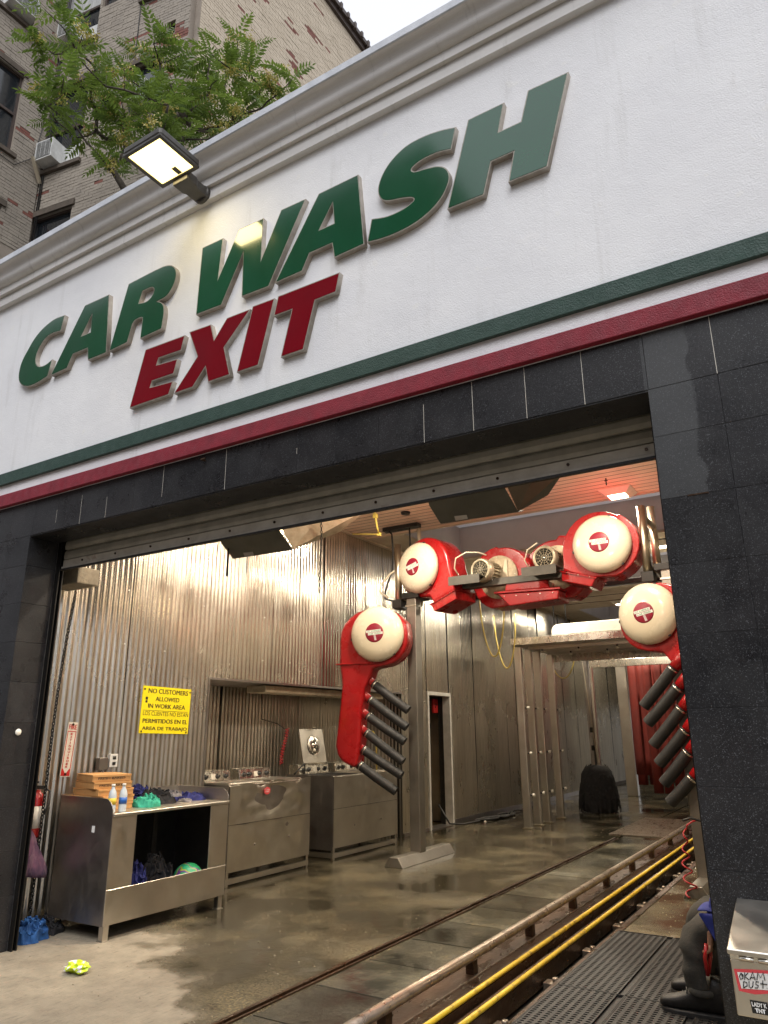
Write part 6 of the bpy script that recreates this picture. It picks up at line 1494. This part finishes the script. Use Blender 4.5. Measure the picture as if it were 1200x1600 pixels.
MB().box(CX - .3, CX + .32, CY - .3, 16, 19.96, 20.10).box(CX + .1, CX + .24, CY, 16, 19.8, 19.959).build('roof_coping', M['brown_frame'], bt)
for k in range(6): MB().box(CX + .20, CX + .36, 11.4 + k * .33, 11.48 + k * .33, 19.93 + random.uniform(-.03, .03), 20.14).build('coping_clip', M['brown_frame'], bt)
def window(fn, h, ac=None, curtain=0, nsplit=1):
    s0, s1, z0, z1 = h; zm = (z0 + z1) / 2
    B_ = lambda mb, a, b_, c_, d_, p0, p1: mb.add([fn(a, c_, p0), fn(b_, c_, p0), fn(b_, c_, p1), fn(a, c_, p1), fn(a, d_, p0), fn(b_, d_, p0), fn(b_, d_, p1), fn(a, d_, p1)], [(0, 3, 2, 1), (4, 5, 6, 7), (0, 1, 5, 4), (1, 2, 6, 5), (2, 3, 7, 6), (3, 0, 4, 7)])
    w_ = MB(); fw = .045
    B_(w_, s0, s0 + fw, z0, z1, .005, .10); B_(w_, s1 - fw, s1, z0, z1, .005, .10); B_(w_, s0 + fw, s1 - fw, z1 - fw, z1, .005, .10); B_(w_, s0 + fw, s1 - fw, z0, z0 + fw, .005, .10)
    B_(w_, s0 + fw, s1 - fw, zm - .03, zm + .03, .03, .085)
    W_ = w_.build('window', M['brown_frame'], bt)
    p_ = MB(); B_(p_, s0 + fw, s1 - fw, z0 + fw, zm - .03, .035, .045); p_.build('pane', M['glass'], W_)
    p_ = MB(); B_(p_, s0 + fw, s1 - fw, zm + .03, z1 - fw, .050, .060); p_.build('pane', M['curtain_white'] if curtain else M['glass'], W_)
    if s1 - s0 > .6:
        s_ = MB(); B_(s_, s0 - .08, s1 + .08, z0 - .09, z0 - .002, .0, BD + .07); s_.build('sill', M['stone_sill'], W_)
        s_ = MB(); B_(s_, s0 - .07, s1 + .07, z1 + .002, z1 + .13, BD - .02, BD + .035); s_.build('window_head', M['stone_sill'], W_)
    if ac:
        a, b_, c_, d_ = ac
        m_ = MB(); B_(m_, a, b_, c_, d_, .0, BD + .28); A_ = m_.build('air_conditioner_case', M['ac_white'], W_)
        A_2 = MB(); n_ = 12
        B_(A_2, a + .03, b_ - .03, c_ + .03, d_ - .03, BD + .281, BD + .284); A_2.build('air_conditioner_grille', M['ac_grille'], W_)
        l_ = MB()
        for k in range(n_): q = c_ + .04 + (d_ - c_ - .08) * k / n_; B_(l_, a + .03, b_ - .03, q, q + .006, BD + .2845, BD + .292)
        for k in range(4): q = a + .05 + (b_ - a - .1) * k / 3; B_(l_, q - .003, q + .003, c_ + .03, d_ - .03, BD + .2925, BD + .296)
        l_.build('air_conditioner_louvre', M['ac_white'], W_)
        MB().bar(fn(a - .05, z0 - .28, BD + .03), fn(a + .03, c_ + .05, BD + .34), .05, .07).build('wooden_brace', M['soffit'], W_)
        g_ = MB(); B_(g_, b_ + .01, s1 - fw - .01, c_, d_ + .02, .07, .09); g_.build('filler_panel', M['ac_white'], W_)
window(WF_mid, mid_h[0], (.22, .66, 12.42, 12.86)); window(WF_mid, mid_h[1], (.28, .74, 15.57, 16.0), 1); window(WF_mid, mid_h[2])
window(WF_mid, mid_h[3]); window(WF_mid, mid_h[4], None, 1); window(WF_mid, mid_h[5], (2.40, 2.84, 13.04, 13.46)); window(WF_mid, mid_h[6]); window(WF_mid, mid_h[7])
window(WF_left, left_h[0]); window(WF_left, left_h[1], (.86, 1.42, 15.54, 16.0)); window(WF_left, left_h[2])
for s_ in (-.0, .05): MB().tube([WF_mid(s_ + .19, 10, BD + .02), WF_mid(s_ + .10 + .06, 19, BD + .02)], .012, 6).build('wall_cable', M['black_rubber'], bt)
MB().tube([WF_mid(2.28, 13.2, BD + .015), WF_mid(2.25, 16, BD + .015), WF_mid(2.27, 19, BD + .015)], .009, 6).build('wall_cable', M['black_rubber'], bt)
MB().tube([WF_left(1.3, 12.2, BD + .02), WF_left(.7, 12.15, BD + .02), WF_left(.35, 12.6, BD + .02), WF_left(.25, 13.6, BD + .02)], .008, 6).build('wall_cable', M['black_rubber'], bt)

# ------------------------------------------------------------------ ailanthus tree between
TIPS = [(-8.51,4.27,11.87),(-8.95,4.89,12.76),(-8.63,4.66,11.98),(-9.28,4.54,12.07),(-9.17,4.86,12.0),(-7.97,4.49,10.95),(-7.82,4.51,11.23),(-9.64,4.97,11.51),(-8.44,4.51,10.24),(-8.33,4.61,10.44),(-9.93,5.17,11.45),(-8.69,5.01,10.58),(-9.34,5.5,12.17),(-8.58,5.23,11.73),(-8.9,5.39,11.54),(-7.88,5.0,10.72),(-8.69,5.7,11.17),(-9.24,5.8,11.28),(-8.43,5.66,11.32),(-8.8,5.96,11.91),(-8.83,5.98,12.46),(-8.56,5.72,12.18),(-8.96,6.21,13.27),(-7.81,5.68,12.19),(-8.01,5.99,12.19),(-8.15,6.18,12.34),(-8.03,5.74,11.56),(-8.76,6.26,12.33),(-8.18,6.14,11.61),(-7.37,5.41,10.56),(-8.17,6.36,11.39),(-7.57,5.93,10.74),(-7.64,5.99,11.56),(-7.53,5.86,11.35),(-7.66,6.14,12.32),(-7.89,6.57,12.38),(-7.57,6.47,12.0),(-7.89,6.76,11.99),(-7.61,6.4,11.42),(-7.77,6.84,11.45),(-7.69,6.8,11.31),(-6.97,6.15,11.9),(-7.49,6.87,13.12),(-7.07,6.79,12.95),(-6.62,6.67,12.38),(-6.73,6.1,11.2),(-7.46,6.95,12.53),(-7.3,7.01,12.59),(-6.98,6.55,12.02),(-7.3,6.94,11.83),(-7.5,6.94,11.91),(-6.42,6.4,10.72),(-7.12,7.03,11.56),(-7.26,7.41,12.51),(-6.69,7.03,11.89),(-6.2,6.67,11.35),(-6.54,7.35,12.43),(-5.88,6.87,11.46),(-6.23,6.87,11.29),(-6.58,6.96,11.33),(-6.85,7.09,11.72),(-7.5,6.94,11.45),(-6.84,6.51,10.63),(-7.36,6.05,10.38),(-7.44,6.13,10.45),(-8.63,5.65,10.2),(-8.49,5.71,10.02),(-8.53,5.88,10.72),(-9.11,6.28,11.36),(-8.59,6.18,10.73),(-7.46,5.61,10.06),(-7.46,5.76,10.18),(-7.65,6.07,10.3),(-7.28,5.33,10.03),(-7.99,5.87,10.99),(-8.49,5.93,11.12),(-8.59,5.85,11.08),(-7.45,6.14,10.94),(-7.7,6.31,11.16),(-7.84,6.26,11.52),(-7.13,5.55,10.44),(-9.56,5.67,11.21),(-8.01,5.2,11.3),(-7.69,5.82,12.36),(-7.34,6.54,11.62),(-7.08,6.26,11.27),(-6.71,6.75,11.99),(-6.98,6.93,12.36),(-9.09,5.65,11.54),(-7.93,4.39,10.35)]
tree = thing('tree', (-8.3, 6.3, 0), 'tree of heaven with feathery leaves and yellow seed clusters rising behind the cornice', 'tree')
nodes = [(Vector((-8.35, 6.35, 0)), -1), (Vector((-8.3, 6.3, 4)), 0), (Vector((-8.25, 6.3, 7.5)), 1), (Vector((-8.15, 6.25, 9.3)), 2)]
tipsv = [Vector(p) for p in TIPS]; order = sorted(range(len(tipsv)), key=lambda i: (tipsv[i] - nodes[3][0]).length)
kids = {}
for i in order:
    p = tipsv[i]; best = min(range(3, len(nodes)), key=lambda j: (nodes[j][0] - p).length + .25 * (nodes[j][0] - nodes[3][0]).length)
    a = nodes[best][0]; mid_ = a.lerp(p, .55) + Vector((random.uniform(-.1, .1), random.uniform(-.1, .1), random.uniform(-.12, .02))) * (p - a).length
    nodes.append((mid_, best)); nodes.append((p, len(nodes) - 1))
wgt = [0] * len(nodes)
for i in range(len(nodes) - 1, 0, -1): wgt[i] += 1; wgt[nodes[i][1]] += wgt[i]
br = MB(); tk = MB()
for i in range(1, len(nodes)):
    p, j = nodes[i]; r1 = .0055 * math.sqrt(wgt[i]); r0 = .0055 * math.sqrt(wgt[j] if j > 2 else wgt[i])
    (tk if i <= 3 else br).tube([nodes[j][0], p], r1, 7, radii=[min(r0, r1 * 1.5) if i > 3 else .13 - .02 * i, r1 if i > 3 else .11 - .02 * i])
tk.build('trunk', M['bark'], tree, fixn=False); br.build('branches', M['bark'], tree, fixn=False)
def frond(seed):
    rnd = random.Random(seed); vs = []; fs = []; L_ = rnd.uniform(.40, .54); npair = rnd.randint(6, 8)
    def P(q): return Vector((L_ * q * (1 - .12 * q), .02 * math.sin(q * 3 + seed), -.16 * L_ * q * q * 2.2))
    for k in range(4):                                  # rachis
        a, b_ = P(k / 4), P((k + 1) / 4); o = len(vs); vs += [a + Vector((0, -.0022, 0)), a + Vector((0, .0022, 0)), b_ + Vector((0, .0018, 0)), b_ + Vector((0, -.0018, 0))]; fs.append((o, o + 1, o + 2, o + 3))
    for k in range(npair + 1):
        q = .16 + .84 * k / npair; c_ = P(q); ll = (.135 - .05 * abs(q - .5) * 2) * rnd.uniform(.85, 1.12)
        for s_ in ((-1, 1) if k < npair else (0,)):
            d_ = Vector((.45 + .3 * q, s_ * 1.0, -.38 + rnd.uniform(-.15, .15))).normalized() if s_ else Vector((1, 0, -.5)).normalized()
            w_ = Vector((1, -s_ * .45, .1)).normalized() * ll * .20 if s_ else Vector((0, ll * .20, 0))
            up_ = Vector((0, 0, -.012))
            o = len(vs); vs += [c_, c_ + d_ * ll * .35 + w_, c_ + d_ * ll * .38 + up_, c_ + d_ * ll * .35 - w_, c_ + d_ * ll * .75 + w_ * .6 + up_ * .6, c_ + d_ * ll * .75 - w_ * .6 + up_ * .6, c_ + d_ * ll + up_ * 1.6]
            fs += [(o, o + 1, o + 2), (o, o + 2, o + 3), (o + 1, o + 4, o + 2), (o + 2, o + 5, o + 3), (o + 2, o + 4, o + 6), (o + 2, o + 6, o + 5)]
    return vs, fs
FR = [frond(k) for k in range(6)]
frm = []
for vs, fs in FR:
    me = bpy.data.meshes.new('leaf_frond'); me.from_pydata([tuple(v) for v in vs], [], fs); me.materials.append(M['leaf']); frm.append(me)
crown = MB(); cnt = 0; sites = []
for i in range(4, len(nodes)):
    p, j = nodes[i]; tip = (i - 4) % 2 == 1
    for k in range(random.randint(3, 6) if tip else 1): sites.append((p if tip else nodes[j][0].lerp(p, random.uniform(.4, 1)), tip))
random.shuffle(sites)
for p, tip in sites:
    az = random.uniform(0, 2 * math.pi); el = random.gauss(.28, .42); sc = random.uniform(.75, 1.08)
    rot = Matrix.Rotation(az, 4, 'Z') @ Matrix.Rotation(-el, 4, 'Y') @ Matrix.Rotation(random.uniform(-.5, .5), 4, 'X') @ Matrix.Scale(sc, 4)
    k = random.randrange(6)
    if cnt < 280:
        o = bpy.data.objects.new('leaf_frond', frm[k]); C.objects.link(o); o.parent = tree; m4 = Matrix.Translation(p - Vector(tree.location)) @ rot; o.matrix_local = m4; cnt += 1
    else:
        vs, fs = FR[k]; crown.add([p + (rot @ v) for v in vs], fs)
stuff(crown.build('crown', M['leaf'], tree, fixn=False))
for q in range(70):
    p = random.choice(tipsv) + Vector((random.uniform(-.1, .1), random.uniform(-.1, .1), random.uniform(-.05, .1))); mb = MB()
    for k in range(70):
        c_ = p + Vector((random.gauss(0, .062), random.gauss(0, .062), random.gauss(0, .05))); a_ = Vector((random.uniform(-1, 1), random.uniform(-1, 1), random.uniform(-1, 1))).normalized() * .026; b_ = a_.orthogonal().normalized() * .010
        mb.add([c_ - a_, c_ + b_, c_ + a_, c_ - b_], [(0, 1, 2, 3)])
    stuff(mb.build('seed_cluster', M['seed'], tree, fixn=False))

# ------------------------------------------------------------------ houses on the far side of the street (seen only as reflections)
for (x0, x1, hh, lab, mt) in ((-60, -11.5, 26, 'tall brown brick apartment house across the street', 'street_brick'), (-11.4, 30, 11, 'low brick house across the street, right of the tall one', 'street_brick')):
    t = thing('street_house', ((x0 + x1) / 2, -20, 0), lab, 'building')
    MB().box(x0, x1, -26, -16.2, 0, hh).build('wall', M[mt], t)
    first = None; n_ = int((x1 - x0) / 2.6)
    for fl in range(int((hh - 3) / 3.1)):
        for k in range(n_):
            loc = (x0 + 1.3 + k * 2.6, -16.2, 3.6 + fl * 3.1)
            if first is None: first = unit('window', MB().box(-.5, .5, 0, .05, 0, 1.7), M['glass'], t, loc)
            else: copy_obj(first, 'window', loc, t)
    MB().box(x0, x1, -16.19, -15.9, hh - .3, hh + .2).build('roof_cornice', M['brown_frame'], t)

gm = MB()
for k in range(600):
    x_, y_ = random.uniform(-5.9, -3.3), random.uniform(3.4, 13.5)
    if random.random() < .2: x_, y_ = random.uniform(-1.8, -1.3), random.uniform(6.6, 10)
    r_ = random.uniform(.003, .010); a_ = random.uniform(0, 6.28)
    gm.add([(x_ + r_ * math.cos(a_), y_ + r_ * math.sin(a_), .0008), (x_ + r_ * math.cos(a_ + 2), y_ + r_ * math.sin(a_ + 2), .0008), (x_ + r_ * math.cos(a_ + 4.1), y_ + r_ * math.sin(a_ + 4.1), .0008), (x_, y_, .0008 + r_ * .7)], [(0, 1, 3), (1, 2, 3), (2, 0, 3)])
gr_ = stuff(gm.build('floor_grit', pbr('pale_grit', (.34, .29, .19), .6, 0, (.14, .11, .07), 40, .1)))
